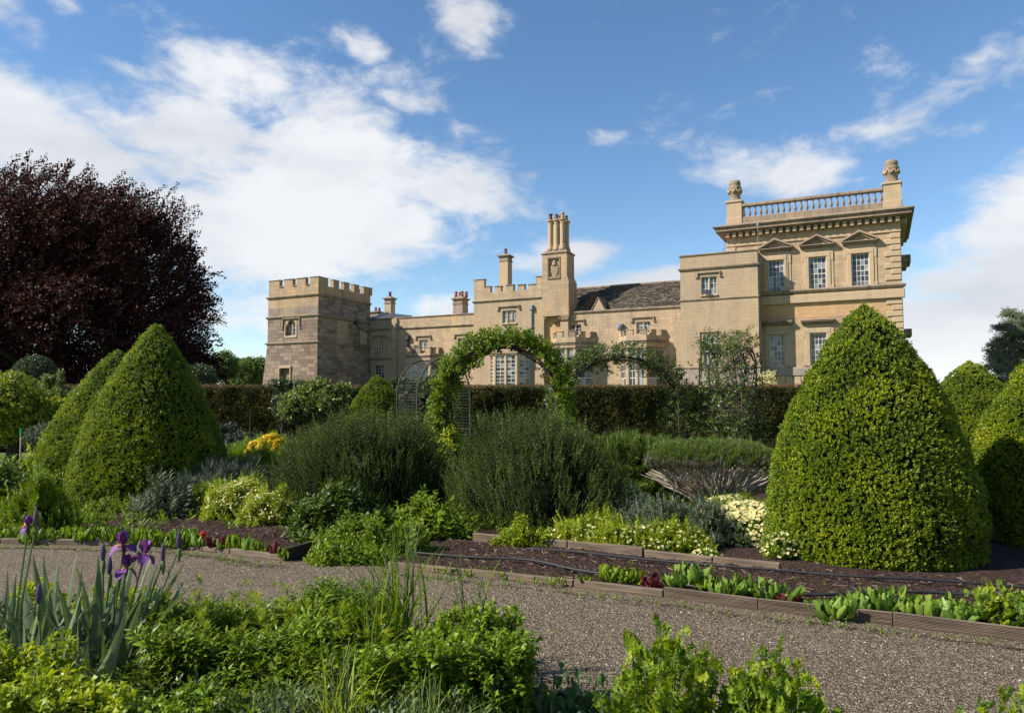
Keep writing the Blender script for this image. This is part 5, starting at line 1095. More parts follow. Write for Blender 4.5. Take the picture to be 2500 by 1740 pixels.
def hose(label, pts, r=.011):
    P = [G(x, y, .075) for x, y in pts]; P = [p + np.array([0, 0, R.uniform(-.006, .012)]) for p in P]
    Q = []
    for i in range(len(P) - 1):
        for k in range(4):
            t = k / 4; p0, p1, p2, p3 = P[max(i - 1, 0)], P[i], P[i + 1], P[min(i + 2, len(P) - 1)]
            Q.append(.5 * ((2 * p1) + (-p0 + p2) * t + (2 * p0 - 5 * p1 + 4 * p2 - p3) * t * t + (-p0 + 3 * p1 - 3 * p2 + p3) * t ** 3))
    Q.append(P[-1]); m = MB(); m.tube([tuple(q) for q in Q], r, 8); tag(m.obj('soaker_hose', M['hose'], None, True), label, 'garden hose', 'black hoses lying on the mulch')
hose('black soaker hose near the back edge of the mulch bed', [(1285, 1340), (1400, 1348), (1592, 1365), (1783, 1384), (1927, 1395), (2071, 1408), (2262, 1417), (2500, 1434), (2700, 1450)])
hose('black soaker hose winding through the middle of the mulch', [(1005, 1348), (1153, 1360), (1292, 1367), (1397, 1388), (1484, 1403), (1544, 1408), (1735, 1437), (1831, 1447), (1975, 1454), (2167, 1447), (2320, 1450), (2560, 1470)])

# ------------------------------------------------------------------ shrubs in the middle distance
def needle_sprig(seed, n=14, L=.17):
    r = np.random.default_rng(seed); V = [(0, 0, 0)]; F = []
    for i in range(n):                 # the needles share the stem's points, so one sprig keeps one tone
        t = (i + 1) / n; a = i * 2.4 + r.normal() * .3; e = .8 - .4 * t; l = L * (1.1 - .35 * t); d = np.array([math.cos(a) * math.sin(e), math.sin(a) * math.sin(e), math.cos(e)]); s = np.array([-math.sin(a), math.cos(a), 0]) * .05
        k = len(V); b = np.array([0, 0, t]); V += [b, b + s - d * .02, b + d * l]; p_ = 0 if i == 0 else k - 3; F += [[k, k + 1, k + 2], [p_, k + 1, k]]
    return (np.array(V, float), [np.array(F)])
def rosemary_mesh(seed, rx=1.2, ry=1.0, H=1.45, nc=1250, per=9):
    """Upright branches in tufts: each tuft has its own lean, reach and depth, so dark gaps stay between them."""
    rg = np.random.default_rng(seed); c, cn = dome_pts(nc, rx, ry, H, .38, .10, 0, rg); cn0 = cn
    c += cn * (.17 * wob(c, 2.4, seed) + .08 * wob(c, 6, seed + 3) + rg.uniform(-.14, .10, nc))[:, None]
    dc = unit(cn * .38 + rg.normal(size=(nc, 3)) * .20 + np.array([0, 0, .95])); i = np.repeat(np.arange(nc), per); n = len(i)
    along = np.tile(np.linspace(-.24, .10, per), nc) + rg.normal(size=n) * .02
    p = c[i] + dc[i] * along[:, None] + rg.normal(size=(n, 3)) * .030; d = unit(dc[i] + cn0[i] * .25 + rg.normal(size=(n, 3)) * .20); S = rg.uniform(.10, .20, n)
    p[:, 2] = np.maximum(p[:, 2], .02); sps = [needle_sprig(k) for k in range(3)]; g = [scatter(sps[k], (p - d * .08)[k::3], d[k::3], S[k::3], rg) for k in range(3)]
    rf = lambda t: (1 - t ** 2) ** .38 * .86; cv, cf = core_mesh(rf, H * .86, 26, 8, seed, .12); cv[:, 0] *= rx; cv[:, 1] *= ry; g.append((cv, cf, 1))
    return mesh('foliage', g, [M['rosemary'], M['core']])
rm = rosemary_mesh(2)
def rosemary(label, px, Z, sx, sy, sz, rz):
    t = thing('rosemary_bush', label, 'bush', ((px - 1250) / FPX * Z, Z, 0), 0, 'big rosemary bushes'); o = obj('foliage', rm, t, (0, 0, 0), (0, 0, rz), (sx, sy, sz)); MB().tube([(0, 0, 0), (.05, 0, .5)], [.05, .03], 6).obj('stem', M['bark'], t)
rosemary('big rosemary bush left of the gap, below the vine arch foot', 895, 10.9, 1.03, 1.0, .99, 0)
rosemary('big rosemary bush right of the gap, behind the grey boards', 1306, 10.15, .98, .95, .98, 2.6)
rosemary('part of the rosemary spreading left, with duller tips', 775, 11.4, .5, .65, .80, 1.2)

def mound(name, label, cat, px, Z, rx, ry, H, n, tmpl, size, leafmat, seed, up=.8, power=.45, core=True, lump=.12, extra=None, z0=0, group=None, spread=.3):
    """A low plant: sprigs all over a lumpy dome."""
    t = thing(name, label, cat, ((px - 1250) / FPX * Z, Z, z0), 0, group); rg = np.random.default_rng(seed); power = power if (up >= .86 or cat in ('flowers', 'bush')) else .8; p, nn = dome_pts(n, rx, ry, H, power, .1, 0, rg)
    p += nn * (lump * (1.1 * wob(p, 4 / max(rx, .4), seed) + .8 * wob(p, 11, seed + 1)) * min(1, H + .2) + (rg.normal(size=n) * .05 * min(1, H + .2) if up < .86 else 0))[:, None]; p[:, 2] = np.maximum(p[:, 2], .01)
    g = []; T = tmpl if isinstance(tmpl, list) else [tmpl]
    d = unit(nn * (1 - up) + np.array([0, 0, up]) + rg.normal(size=(n, 3)) * spread)
    for k in range(len(T)): g.append(scatter(T[k], (p - d * size * .5)[k::len(T)], d[k::len(T)], rg.uniform(.7, 1.25, len(p[k::len(T)])) * size, rg))
    m_ = n // 9; w1 = rg.integers(0, n, m_); g.append(scatter(T[0], p[w1] + np.array([0, 0, 1]) * size * (rg.uniform(-.2, .6, m_) if up < .86 else rg.uniform(-.3, .05, m_))[:, None] * (p[w1, 2:3] / H), unit(nn[w1] * .35 + np.array([0, 0, .8]) + rg.normal(size=(m_, 3)) * .25), rg.uniform(1.0, 1.6 if up < .86 else 1.15, m_) * size, rg))
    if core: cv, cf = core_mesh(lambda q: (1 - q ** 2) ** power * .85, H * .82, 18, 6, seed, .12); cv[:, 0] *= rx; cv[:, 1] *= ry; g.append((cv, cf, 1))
    mats = [M[leafmat], M['core']]
    if extra:
        m, tm, sz, mt, zf = extra; q, qn = dome_pts(m, rx, ry, H, power, .1, zf, rg); q += qn * (lump * (.7 * wob(q, 4 / max(rx, .4), seed) + .5 * wob(q, 11, seed + 1)) * min(1, H) + .03)[:, None]
        obj('flowers', mesh('flowers', [scatter(tm, q, unit(qn * .4 + np.array([-.3, -.25, .8]) + rg.normal(size=(m, 3)) * .3), rg.uniform(.8, 1.2, m) * sz, rg)], M[mt] if isinstance(mt, str) else mt), t)
    obj('foliage', mesh('foliage', g, mats), t); return t
def flowerT(k=6, r=1.0, dish=.2):        # open daisy-like flower facing +z, yellow eye in the second material
    v = []; f = []
    for i in range(k): a = 2 * math.pi * i / k; o = len(v); v += [(0, 0, 0), (math.cos(a - .42) * r * .8, math.sin(a - .42) * r * .8, dish * .8), (math.cos(a) * r, math.sin(a) * r, dish), (math.cos(a + .42) * r * .8, math.sin(a + .42) * r * .8, dish * .8)]; f.append([o, o + 1, o + 2, o + 3])
    return (np.array(v, float), [np.array(f)])
SP = dict(box=sprigT(8, leafT(.5, .1, .1), .5, 1, 55, 137, 16, 1), narrow=sprigT(12, leafT(.16, .04, .1), .55, 1, 38, 137, 12, 2), lav=sprigT(9, leafT(.07, .02, .05), .8, 1, 22, 137, 9, 3),
          fern=sprigT(14, leafT(.22, .05, .15), .42, 1, 62, 180, 12, 4), big=sprigT(9, leaf6(.5, .1, .15), .5, 1, 62, 137, 14, 5), tuft=sprigT(10, leafT(.10, .03, .3), .95, 1, 34, 137, 12, 6, z0=.0))
# yellow broom cushion, meadow green behind, lavenders
mound('yellow_flower_mound', 'bright yellow flowering cushion in front of the hedge', 'flowers', 664, 15.6, .50, .42, .92, 700, SP['narrow'], .12, 'lime', 51, extra=(3800, flowerT(5, 1, .3), .034, 'yellow', .45))
mound('herb_clump', 'bright green feathery herb clump left of the first rosemary', 'herb', 640, 13.2, .85, .6, .66, 2600, [SP['fern'], SP['narrow']], .17, 'lime', 52)
mound('herb_clump', 'green herb mass between the yellow cushion and the rosemary', 'herb', 715, 14.0, .6, .5, .70, 1700, SP['fern'], .18, 'green', 53)
mound('lavender_bush', 'blue-grey lavender in the shade right of the front left cone', 'bush', 565, 11.6, .68, .5, .46, 2300, SP['lav'], .20, 'blue', 54, .85)
mound('lavender_bush', 'small blue-grey lavender at the corner of the cone shadow', 'bush', 500, 11.0, .45, .4, .38, 1100, SP['lav'], .17, 'blue', 55, .85)
mound('catmint', 'long drift of blue-grey catmint at the foot of the hedge', 'plants', 560, 20.5, 2.6, .5, .78, 3600, SP['box'], .15, 'blue', 56)
mound('catmint', 'blue-grey catmint under the small whitebeam', 'plants', 800, 19.8, 1.5, .5, .75, 2200, SP['box'], .15, 'blue', 57)
mound('lavender_bush', 'green lavender hummock between rosemary and the woody one', 'bush', 1530, 12.3, .82, .65, .98, 2800, [SP['lav'], SP['lav'], SP['narrow']], .22, 'lav', 58, .9)
mound('lavender_bush', 'green lavender tuft behind, right of the sorrel', 'bush', 1600, 14.2, .8, .6, .82, 2200, SP['lav'], .24, 'lav', 59, .9)
mound('lavender_bush', 'low green hummock next to the big cone, at the back', 'bush', 1790, 13.8, 1.15, .6, .72, 2600, SP['lav'], .22, 'lav', 60, .9)
def woody():
    t = thing('woody_lavender', 'old lavender with bare grey stems under a green cap', 'bush', ((1745 - 1250) / FPX * 11.0, 11.0, 0)); rg = np.random.default_rng(6); m = MB()
    for k in range(230):               # stems fan out from the base
        a = rg.uniform(0, 2 * math.pi); q = rg.uniform(.1, 1) ** .6; ex, ey = math.cos(a) * q * 1.14, math.sin(a) * q * .80; hz_ = .80 * (1 - .35 * q * q); pts = []
        for s in range(6): tt = s / 5; w_ = tt ** 1.15; pts.append((ex * (.12 + .88 * w_) * 1 + rg.normal() * .018, ey * (.12 + .88 * w_) + rg.normal() * .018, hz_ * tt ** .85 * (1 + .0)))
        m.tube(pts, [.016, .015, .013, .011, .009, .005], 4)
        for _ in range(2): b0 = np.array(pts[3]) ; e_ = b0 + rg.normal(size=3) * .07 + np.array([ex * .12, ey * .12, .14]); m.tube([tuple(b0), tuple(e_)], [.006, .003], 3)
    tag(m.obj('stem', M['wood'], t), 'bare grey branching stems', kind='stuff')
    n = 3600; p, nn = dome_pts(n, 1.0, .58, .30, .4, .08, 0.02, rg); p[:, 2] += .66; p += nn * (.05 * wob(p, 5, 3))[:, None]; dry = rg.uniform(size=n) < .12 + .6 * (p[:, 2] < .76)
    d = unit(nn * .35 + np.array([0, 0, .9]) + rg.normal(size=(n, 3)) * .2); g = [scatter(SP['lav'], (p - d * .06)[~dry], d[~dry], rg.uniform(.12, .20, (~dry).sum()), rg), (*scatter(SP['lav'], (p - d * .05)[dry], d[dry], rg.uniform(.10, .17, dry.sum()), rg)[:2], 1)]
    obj('foliage', mesh('foliage', g, [M['lav'], M['drygrey']]), t)
M['drygrey'] = leafm('dry_grey_twig', [(0, (.10, .085, .065)), (1, (.24, .21, .165))], .1, .8)
woody()
# cream-flowered plants
FL = flowerT(6, 1, .25); M_fl = M['cream']
def flowers(label, px, Z, rx, ry, H, n, nf, seed, zf=.3, sz=.021, leafmat='green', group='cream flowered clumps'):
    t = mound('cream_flowers', label, 'flowers', px, Z, rx, ry, H, n, [SP['fern'], SP['box']], .10, leafmat, seed, .7, lump=.16, extra=None, group=group)
    rg = np.random.default_rng(seed); q, qn = dome_pts(nf, rx, ry, H, .45, .1, zf, rg); q += qn * (.16 * (.7 * wob(q, 4 / max(rx, .4), seed) + .5 * wob(q, 11, seed + 1)) * min(1, H) + .035)[:, None]
    d = unit(qn * .4 + np.array([-.25, -.45, .75]) + rg.normal(size=(nf, 3)) * .3); S = rg.uniform(.8, 1.25, nf) * sz; X = rg.normal(size=(nf, 3))
    tag(obj('flowers', mesh('flowers', [scatter(FL, q, d, S, rg, X), (*scatter(flowerT(5, .42, .05), q + d * (S * .12)[:, None], d, S, rg, X)[:2], 1)], [M['cream'], M['eye']]), t), kind='stuff')
flowers('cream flowers left of the first rosemary, on green stems', 600, 10.1, .50, .38, .54, 1500, 560, 61, .35, .014, 'lime')
flowers('sparser cream flowers at the far left of that clump', 540, 10.5, .34, .3, .42, 700, 90, 62, .5, .014, 'green')
flowers('dense cream flower cushion against the big box cone', 1825, 8.75, .52, .48, .40, 900, 1500, 63, .02, .021)
flowers('lower cream flower lump touching the rosemary, left bed', 668, 9.75, .34, .3, .40, 900, 330, 69, .3, .014, 'lime')
flowers('cream flowers filling the space behind the dense cushion', 1770, 9.5, .36, .3, .40, 600, 520, 70, .1, .019)
flowers('cream flowers drifting behind the grey artemisia', 1500, 10.2, .5, .35, .50, 800, 480, 64, .2)
flowers('cream flowers spilling over the grey boards in front', 1600, 8.0, .62, .24, .27, 1700, 190, 65, .25, .017, 'lime')
flowers('scattered cream flowers over green leaves right of the rosemary', 1440, 8.35, .40, .26, .29, 1100, 80, 66, .3, .017, 'lime')
flowers('small cream tuft at the foot of the cone', 1905, 7.75, .2, .15, .22, 260, 140, 67, .1, .020)
flowers('tiny cream tuft growing out below the board', 1715, 7.55, .14, .07, .10, 90, 40, 68, .1, .018)
mound('artemisia', 'silver-grey artemisia hummock among the cream flowers', 'bush', 1520, 9.35, .34, .3, .30, 1100, SP['fern'], .10, 'grey', 71)
mound('artemisia', 'larger silver-grey artemisia above the cream row', 'bush', 1612, 9.1, .38, .30, .34, 1500, SP['fern'], .10, 'grey', 72)
mound('artemisia', 'upright grey-green artemisia beside the dense cream cushion', 'bush', 1718, 8.35, .16, .17, .44, 800, SP['fern'], .10, 'grey', 73)
# dark foliage in the gap and weeds on both sides of it
mound('weeds', 'dark nettly weeds at the end of the left bed', 'plants', 828, 8.6, .50, .32, .50, 1100, SP['big'], .16, 'dark', 74)
mound('weeds', 'fresh green leafy weeds by the dark end board', 'plants', 885, 7.9, .50, .28, .26, 1000, SP['big'], .11, 'green', 75)
mound('weeds', 'low fresh green weeds reaching the path edge', 'plants', 868, 7.42, .42, .17, .14, 700, SP['box'], .09, 'green', 76)
mound('weeds', 'yellow-green tuft at the path edge', 'plants', 795, 7.38, .16, .07, .07, 200, SP['box'], .07, 'lime', 77)
mound('weeds', 'spreading green dock and weeds below the gap', 'plants', 1035, 8.8, .58, .3, .34, 1000, SP['big'], .16, 'green', 78)
mound('weeds', 'weeds trailing over the corner of the mulch', 'plants', 985, 7.85, .30, .2, .22, 500, SP['box'], .10, 'green', 79)
mound('yellow_weed', 'yellow-green creeping plant on the grey board', 'plants', 1270, 8.15, .35, .12, .17, 420, SP['big'], .10, 'lime', 80)
mound('fern_plant', 'fern-leaved grey-green plant at the foot of the left cone', 'plants', 405, 10.3, .42, .3, .30, 420, SP['fern'], .26, 'grey', 81, .5)
mound('fern_plant', 'green leafy tuft under the left cone', 'plants', 275, 10.7, .3, .2, .18, 350, SP['big'], .10, 'green', 82)
mound('feathery_plant', 'tall feathery green plant among the left lettuces', 'plants', 112, 8.9, .36, .3, .62, 1500, SP['fern'], .15, 'green', 83)
mound('leafy_plant', 'leafy green plant with a silver underside at far left', 'plants', 45, 11.6, .9, .5, .36, 1100, SP['big'], .24, 'green', 84)
mound('leafy_plant', 'darker leafy plant left of the cones', 'plants', 10, 10.6, .7, .4, .45, 1000, SP['big'], .20, 'dark', 85)
mound('leafy_plant', 'fresh leafy plant at the apple tree foot', 'plants', 118, 13.6, .34, .3, .66, 700, SP['fern'], .2, 'lime', 86)
mound('weeds', 'low weeds along the back of the left mulch', 'plants', 60, 9.9, 1.3, .25, .14, 900, SP['box'], .09, 'green', 87)
mound('dark_plants', 'dark green leaves in the shade of the gap', 'plants', 1075, 12.5, .8, .8, .7, 1300, SP['big'], .18, 'dark', 88)
mound('hop_foliage', 'yellow-green leaves glowing at the foot of the vine arch', 'plants', 1100, 12.6, .28, .3, 1.05, 700, SP['big'], .17, 'lime', 89, .4)
mound('iris_patch', 'grey-green perennials behind the lavender', 'plants', 1640, 15.4, 1.0, .5, .75, 1200, SP['narrow'], .22, 'grey', 90)
mound('border_plants', 'mixed green border plants before the hedge at right', 'plants', 1500, 17.2, 2.6, .7, .62, 2600, SP['narrow'], .2, 'green', 91)
mound('border_plants', 'mixed green border plants before the hedge at left', 'plants', 700, 18.2, 2.2, .6, .55, 2200, SP['narrow'], .2, 'green', 92)
mound('border_plants', 'shady green plants between the two right cones', 'plants', 2330, 11.8, 1.2, .9, .35, 1500, SP['big'], .15, 'dark', 93)
# sorrel spikes
t = thing('sorrel', 'rusty red sorrel spikes above the lavender', 'plants', ((1510 - 1250) / FPX * 13.2, 13.2, 0)); rg = np.random.default_rng(77)
for k in range(22):
    x, y = rg.uniform(-.42, .42), rg.uniform(-.3, .3); h = rg.uniform(.85, 1.35) * (1 - .35 * abs(x)); m = MB(); m.tube([(x, y, 0), (x + rg.normal() * .03, y, h)], [.008, .003], 4)
    n = 60; tt = rg.uniform(.5, 1, n); w_ = .055 * (1 - (tt - .5) * 1.8).clip(.1); p = np.stack([x + rg.normal(size=n) * w_, y + rg.normal(size=n) * w_, h * tt], 1)
    o = obj('flower_spike', mesh('flower_spike', [m.g(0), scatter(leafT(.7, .1, 0), p, unit(rg.normal(size=(n, 3)) + np.array([0, 0, 1])), rg.uniform(.02, .04, n), rg)], M['rust']), t)

def low_cover():                     # self-sown leaves that nobody could count between the beds
    rg = np.random.default_rng(15); n = 9000; q = np.stack([rg.uniform(-8.3, 9.5, n), rg.uniform(9.0, 19.5, n), np.full(n, .02)], 1)
    k = wob(q, 1.2, 5) + rg.normal(size=n) * .3 > -.1; q = q[k]; d = unit(np.array([0, 0, 1]) + rg.normal(size=(len(q), 3)) * .35)
    g = [scatter(SP['box'], q[::2], d[::2], rg.uniform(.08, .22, len(q[::2])), rg), scatter(SP['narrow'], q[1::2], d[1::2], rg.uniform(.08, .26, len(q[1::2])), rg)]
    tag(obj('ground_cover', mesh('ground_cover', g, M['green'])), kind='stuff')
    n = 9000; q = np.stack([rg.uniform(-15, -8.6, n), rg.uniform(15.6, 23, n), np.zeros(n)], 1); bl = (np.array([(-.06, 0, 0), (.06, 0, 0), (0, .2, 1)]), [np.array([[0, 1, 2]])])
    tag(obj('grass', mesh('grass', [scatter(bl, q, unit(np.array([0, 0, 1]) + rg.normal(size=(len(q), 3)) * .3), rg.uniform(.03, .07, len(q)), rg)], M['lav'])), kind='stuff')
low_cover()

# ------------------------------------------------------------------ arches
def arch_pts(w, h, spring, n=22, y=0, skew=0):
    pts = [(-w / 2, y, 0), (-w / 2, y, spring * .5), (-w / 2, y, spring)]
    for i in range(1, n): a = math.pi * (1 - i / n); pts.append((w / 2 * math.cos(a), y + skew * i / n, spring + (h - spring) * math.sin(a)))
    return pts + [(w / 2, y + skew, spring), (w / 2, y + skew, spring * .5), (w / 2, y + skew, 0)]
def iron_arch(label, px, Z, w, h, spring, depth, rz, mesh_from=None, cell=.075):
    t = thing('iron_arch', label, 'garden arch', ((px - 1250) / FPX * Z, Z, 0), rz)
    for y in (-depth / 2, depth / 2): MB().tube(arch_pts(w, h, spring, y=y), .016, 6).obj('hoop', M['iron'], t, True)
    b = MB()
    for s in (-1, 1): b.tube([(s * w / 2, -depth / 2, spring * .62), (s * w / 2, depth / 2, spring * .62)], .012, 5)
    b.tube([(0, -depth / 2, h), (0, depth / 2, h)], .012, 5); tag(b.obj('cross_bar', M['iron'], t), kind='stuff')
    if mesh_from is not None:
        n = MB(); P = [Vector(p) for p in arch_pts(w - .02, h - .02, spring)]; L_ = [0]
        for a, c in zip(P, P[1:]): L_.append(L_[-1] + (c - a).length)
        def at(s):
            for i in range(len(P) - 1):
                if s <= L_[i + 1] or i == len(P) - 2: return P[i].lerp(P[i + 1], min(1, (s - L_[i]) / max(1e-6, L_[i + 1] - L_[i])))
        s = .1
        while s < L_[-1] - .05: p = at(s); n.tube([(p.x, -depth / 2, p.z), (p.x, depth / 2, p.z)], .0020, 3); s += cell
        k = int(depth / cell)
        for j in range(1, k): y = -depth / 2 + depth * j / k; n.tube([(p.x, y, p.z) for p in P], .0020, 3)
        tag(n.obj('wire_netting', M['net'], t), kind='stuff')
    return t
def climber(name, label, arch, w, h, spring, depth, n, size, leafmat, seed, thick=.2, s0=0.0, s1=1.0, tmpl='big', shoots=40, dens=None, droop=.2, cat='climber'):
    """A climbing plant over an arch: woody stems, leaves in a thick uneven sleeve, loose shoots."""
    t = thing(name, label, cat, tuple(arch.location), arch.rotation_euler.z); rg = np.random.default_rng(seed); P = np.array(arch_pts(w, h, spring, 30)); L_ = np.concatenate(([0], np.cumsum(np.linalg.norm(np.diff(P, axis=0), axis=1)))); L_ /= L_[-1]
    at = lambda s: np.stack([np.interp(s, L_, P[:, c]) for c in range(3)], 1)
    b = MB()
    for k in range(5):
        s = np.linspace(s0 + (.0 if k % 2 else .02), s1 if k < 3 else (s0 + s1) / 2, 16); q = at(s) + rg.normal(size=(16, 3)) * .03; q[:, 1] += depth * (k / 4 - .5) * .9 + .05 * np.sin(s * 30 + k)
        if k % 2: q = q[::-1]
        b.tube([tuple(v) for v in q], list(np.linspace(.022, .006, 16)), 5)
    tag(b.obj('stem', M['bark'], t), kind='stuff')
    s = rg.uniform(s0, s1, n); 
    if dens: s = s[rg.uniform(size=n) < dens(s)]
    n = len(s); c = at(s); tg = unit(at(np.minimum(s + .01, 1)) - at(np.maximum(s - .01, 0))); nn = np.stack([-tg[:, 2], np.zeros(n), tg[:, 0]], 1); nn *= np.sign((nn * (c - np.array([0, 0, spring * .8]))).sum(1))[:, None] + 1e-6
    p = c + nn * (thick * rg.normal(size=n) * .55 + thick * .25 + thick * .9 * wob(np.stack([s * 9, s * 0, rg.uniform(size=n) * .2], 1), 1.4, seed))[:, None]; p[:, 1] += rg.uniform(-.62, .62, n) * depth; p[:, 2] = np.maximum(p[:, 2], .15)
    sp = SP[tmpl]; d = unit(nn * .5 + rg.normal(size=(n, 3)) * .55 + np.array([0, -.15, .25 - droop * .3])); g = [scatter(sp, p, d, rg.uniform(.65, 1.2, n) * size, rg)]
    m = shoots; s2 = rg.uniform(max(s0, .22), min(s1, .8), m); c2 = at(s2); c2[:, 1] += rg.uniform(-.5, .5, m) * depth; t2 = unit(c2 - np.array([0, 0, spring * .7])) + rg.normal(size=(m, 3)) * .35 + np.array([0, 0, .3])
    g.append(scatter(sp, c2 + unit(t2) * thick * .9, unit(t2), rg.uniform(1.0, 1.7, m) * size, rg))
    obj('foliage', mesh('foliage', g, M[leafmat]), t); return t
za = 13.0
ar = iron_arch('rusty iron arch carrying the vine, centre of the garden', 1226, za, 1.92, 2.60, 1.66, .62, -.1)
climber('grape_vine', 'leafy vine covering the central iron arch', ar, 1.94, 2.62, 1.66, .72, 2900, .17, 'vine', 101, .155, 0, 1, 'big', 170, dens=lambda s: np.where(s < .18, .5, np.where(s > .85, .25, .62 + .38 * np.sin(s * 37) ** 2)))
ar = iron_arch('curved wire-mesh arch left of the vine arch, bare of leaves', 1058, 14.8, 1.15, 2.48, 1.75, 1.0, .55, 1, .06)
ar = iron_arch('thin iron arch carrying the rose between vine and lavender', 1512, 15.0, 2.25, 2.52, 1.7, .7, .05)
climber('climbing_rose', 'climbing rose arching over to the right of the vine', ar, 2.25, 2.52, 1.7, .7, 3400, .13, 'rose', 102, .20, 0, 1, 'box', 200, dens=lambda s: np.where(s < .42, 1, np.where(s > .85, .45, .5 + .3 * np.sin(s * 41) ** 2)))
ar = iron_arch('wire-mesh arch seen nearly side-on, right of the rose arch', 1778, 15.0, .95, 2.72, 2.35, .85, .95, 1, .085)
climber('climbing_rose', 'climbing rose over the right-hand wire arch', ar, .95, 2.72, 2.35, .85, 2700, .13, 'rose', 103, .24, 0, 1, 'box', 140, dens=lambda s: .55 + .45 * np.sin(s * 9) ** 2)
def posts():
    for px, y0, y1, Z in ((612, 1012, 1060, 19.2), (1552, 1040, 1088, 15.6)):
        a = PY(px, y0, Z); m = MB(); m.tube([(0, 0, 0), (0, 0, a[2])], .022, 6); o = m.obj('wooden_post', M['bark'], None, loc=(a[0], Z, 0)); tag(o, 'thin dark stake in front of the hedge, ' + ('left of the whitebeam' if px < 1000 else 'beside the sorrel spikes'), 'stake')
    a = PY(52, 1045, 12.9); t = thing('plant_cane', 'bamboo cane with a green cap at the left edge', 'stake', (a[0], 12.9, 0)); MB().tube([(0, 0, 0), (0, 0, a[2] - .12)], .012, 6).obj('cane', M['wood'], t); m, nt_, b_ = newmat('green_plastic'); b_.inputs['Base Color'].default_value = (.0, .25, .08, 1); MB().tube([(0, 0, a[2] - .12), (0, 0, a[2])], .022, 8).obj('cap', m, t)
posts()

def litter():
    """Soil, straws, leaves and stones spilt along the boards, and loose stones on the near path."""
    rg = np.random.default_rng(4); P = []
    for pts in ([(945, 1396), (1150, 1418), (1400, 1446), (1620, 1472), (1850, 1503), (2180, 1542), (2560, 1592)], [(0, 1336), (200, 1340), (420, 1346), (560, 1363), (700, 1382)]):
        A = np.array([G(*p, .03) for p in pts]); n = 900; s = rg.uniform(0, len(A) - 1, n); i = s.astype(int); q = A[i] + (A[i + 1] - A[i]) * (s - i)[:, None]; off = np.abs(rg.normal(size=n)) * .06 * (1 + wob(q, 3, 3)).clip(.1); q += np.stack([-off * .43, -off * .9, np.zeros(n)], 1); P.append(q)
    q = np.concatenate(P); n = len(q); chip = (np.array([(-.5, 0, -.1), (.5, 0, -.06), (.42, .1, .12), (-.45, .04, .1), (0, .22, 0)], float), [np.array([[0, 1, 4], [1, 2, 4], [2, 3, 4], [3, 0, 4]])]); up = unit(rg.normal(size=(n, 3)) * .4 + np.array([0, 0, 1]))
    h = n * 4 // 5; w = rg.permutation(n); tag(obj('soil_crumbs', mesh('soil_crumbs', [scatter(chip, q[w[:h]], up[w[:h]], rg.uniform(.010, .035, h)[:, None] * np.array([[1, .8, .5]]), rg), (*scatter(SP['box'], q[w[h:]], unit(up[w[h:]]), rg.uniform(.015, .06, n - h), rg)[:2], 1)], [M['chip'], M['green']])), kind='stuff')
    m = 11000; t = rg.uniform(0, 1, m); Y = 3.4 + 4.0 * t ** 1.3; X = rg.uniform(-3.0, 4.2, m); q = np.stack([X, Y, np.full(m, .029)], 1); keep = (Y < 7.0 - .48 * (X + 1.2)) & (Y > 4.05 - .48 * (X - .2)); q = q[keep]; m = len(q)
    st = (np.array([(1, 0, 0), (0, .8, 0), (-1, 0, 0), (0, -.8, 0), (.1, 0, .6), (.4, .5, .3)], float), [np.array([[0, 5, 4], [5, 1, 4], [1, 2, 4], [2, 3, 4], [3, 0, 4], [0, 1, 5]])])
    tag(obj('loose_stones', mesh('loose_stones', [scatter(st, q, unit(rg.normal(size=(m, 3)) * .15 + np.array([0, 0, 1])), rg.uniform(.0035, .0095, m), rg)], M['pebble'])), kind='stuff')
M['pebble'] = leafm('path_pebble', [(0, (.05, .04, .03)), (.5, (.17, .135, .095)), (.85, (.33, .27, .20)), (1, (.62, .55, .45))], 0, .7, .3, .1)
litter()

# ------------------------------------------------------------------ foreground plants
def leaf_meshes(kind, T, mat, n=3, smooth=True): return [mesh(kind, [(*t, 0)], M[mat], smooth) for t in T]
LET = leaf_meshes('leaf', [spoonT(.34, .30, .07, k) for k in range(4)], 'lettuce'); LETG = leaf_meshes('leaf', [spoonT(.27, .28, .06, k + 9) for k in range(3)], 'green'); LETR = leaf_meshes('leaf', [spoonT(.45, .2, .05, k + 19) for k in range(2)], 'redleaf')
def dirmat(d, roll=0.0, up=(0, 0, 1)):
    z = Vector(d).normalized(); y = Vector(up) - z * Vector(up).dot(z)
    if y.length < 1e-3: y = Vector((0, 1, 0))
    y.normalize(); y = y * -1 if False else y; x = y.cross(z); m = Matrix((x, y, z)).transposed(); return (m.to_4x4() @ Matrix.Rotation(roll, 4, 'Z'))
def rosette(name, label, cat, loc, size, n, meshes, seed, group=None, open_=1.05, upr=.28):
    r = random.Random(seed); t = thing(name, label, cat, loc, r.uniform(0, 6), group)
    for i in range(n):
        q = i / max(1, n - 1); a = i * 2.4 + r.gauss(0, .2); e = (upr + (1 - q) * (open_)) * r.uniform(.85, 1.15); s = size * (1 - .45 * q) * r.uniform(.65, 1.15)
        e += r.gauss(0, .12); d = (math.cos(a) * math.sin(e), math.sin(a) * math.sin(e), math.cos(e)); m = dirmat(d, r.gauss(0, .45)); o = obj('leaf', r.choice(meshes), t)
        o.matrix_local = Matrix.Translation((math.cos(a) * size * .05, math.sin(a) * size * .05, .0)) @ m @ Matrix.Diagonal((s * .9, s, s, 1))
    return t
def rowpos(x0, y0, x1, y1, n, jx=6, jy=4):
    return [(x0 + (x1 - x0) * (i + .5) / n + R.uniform(-jx, jx), y0 + (y1 - y0) * (i + .5) / n + R.uniform(-jy, jy)) for i in range(n)]
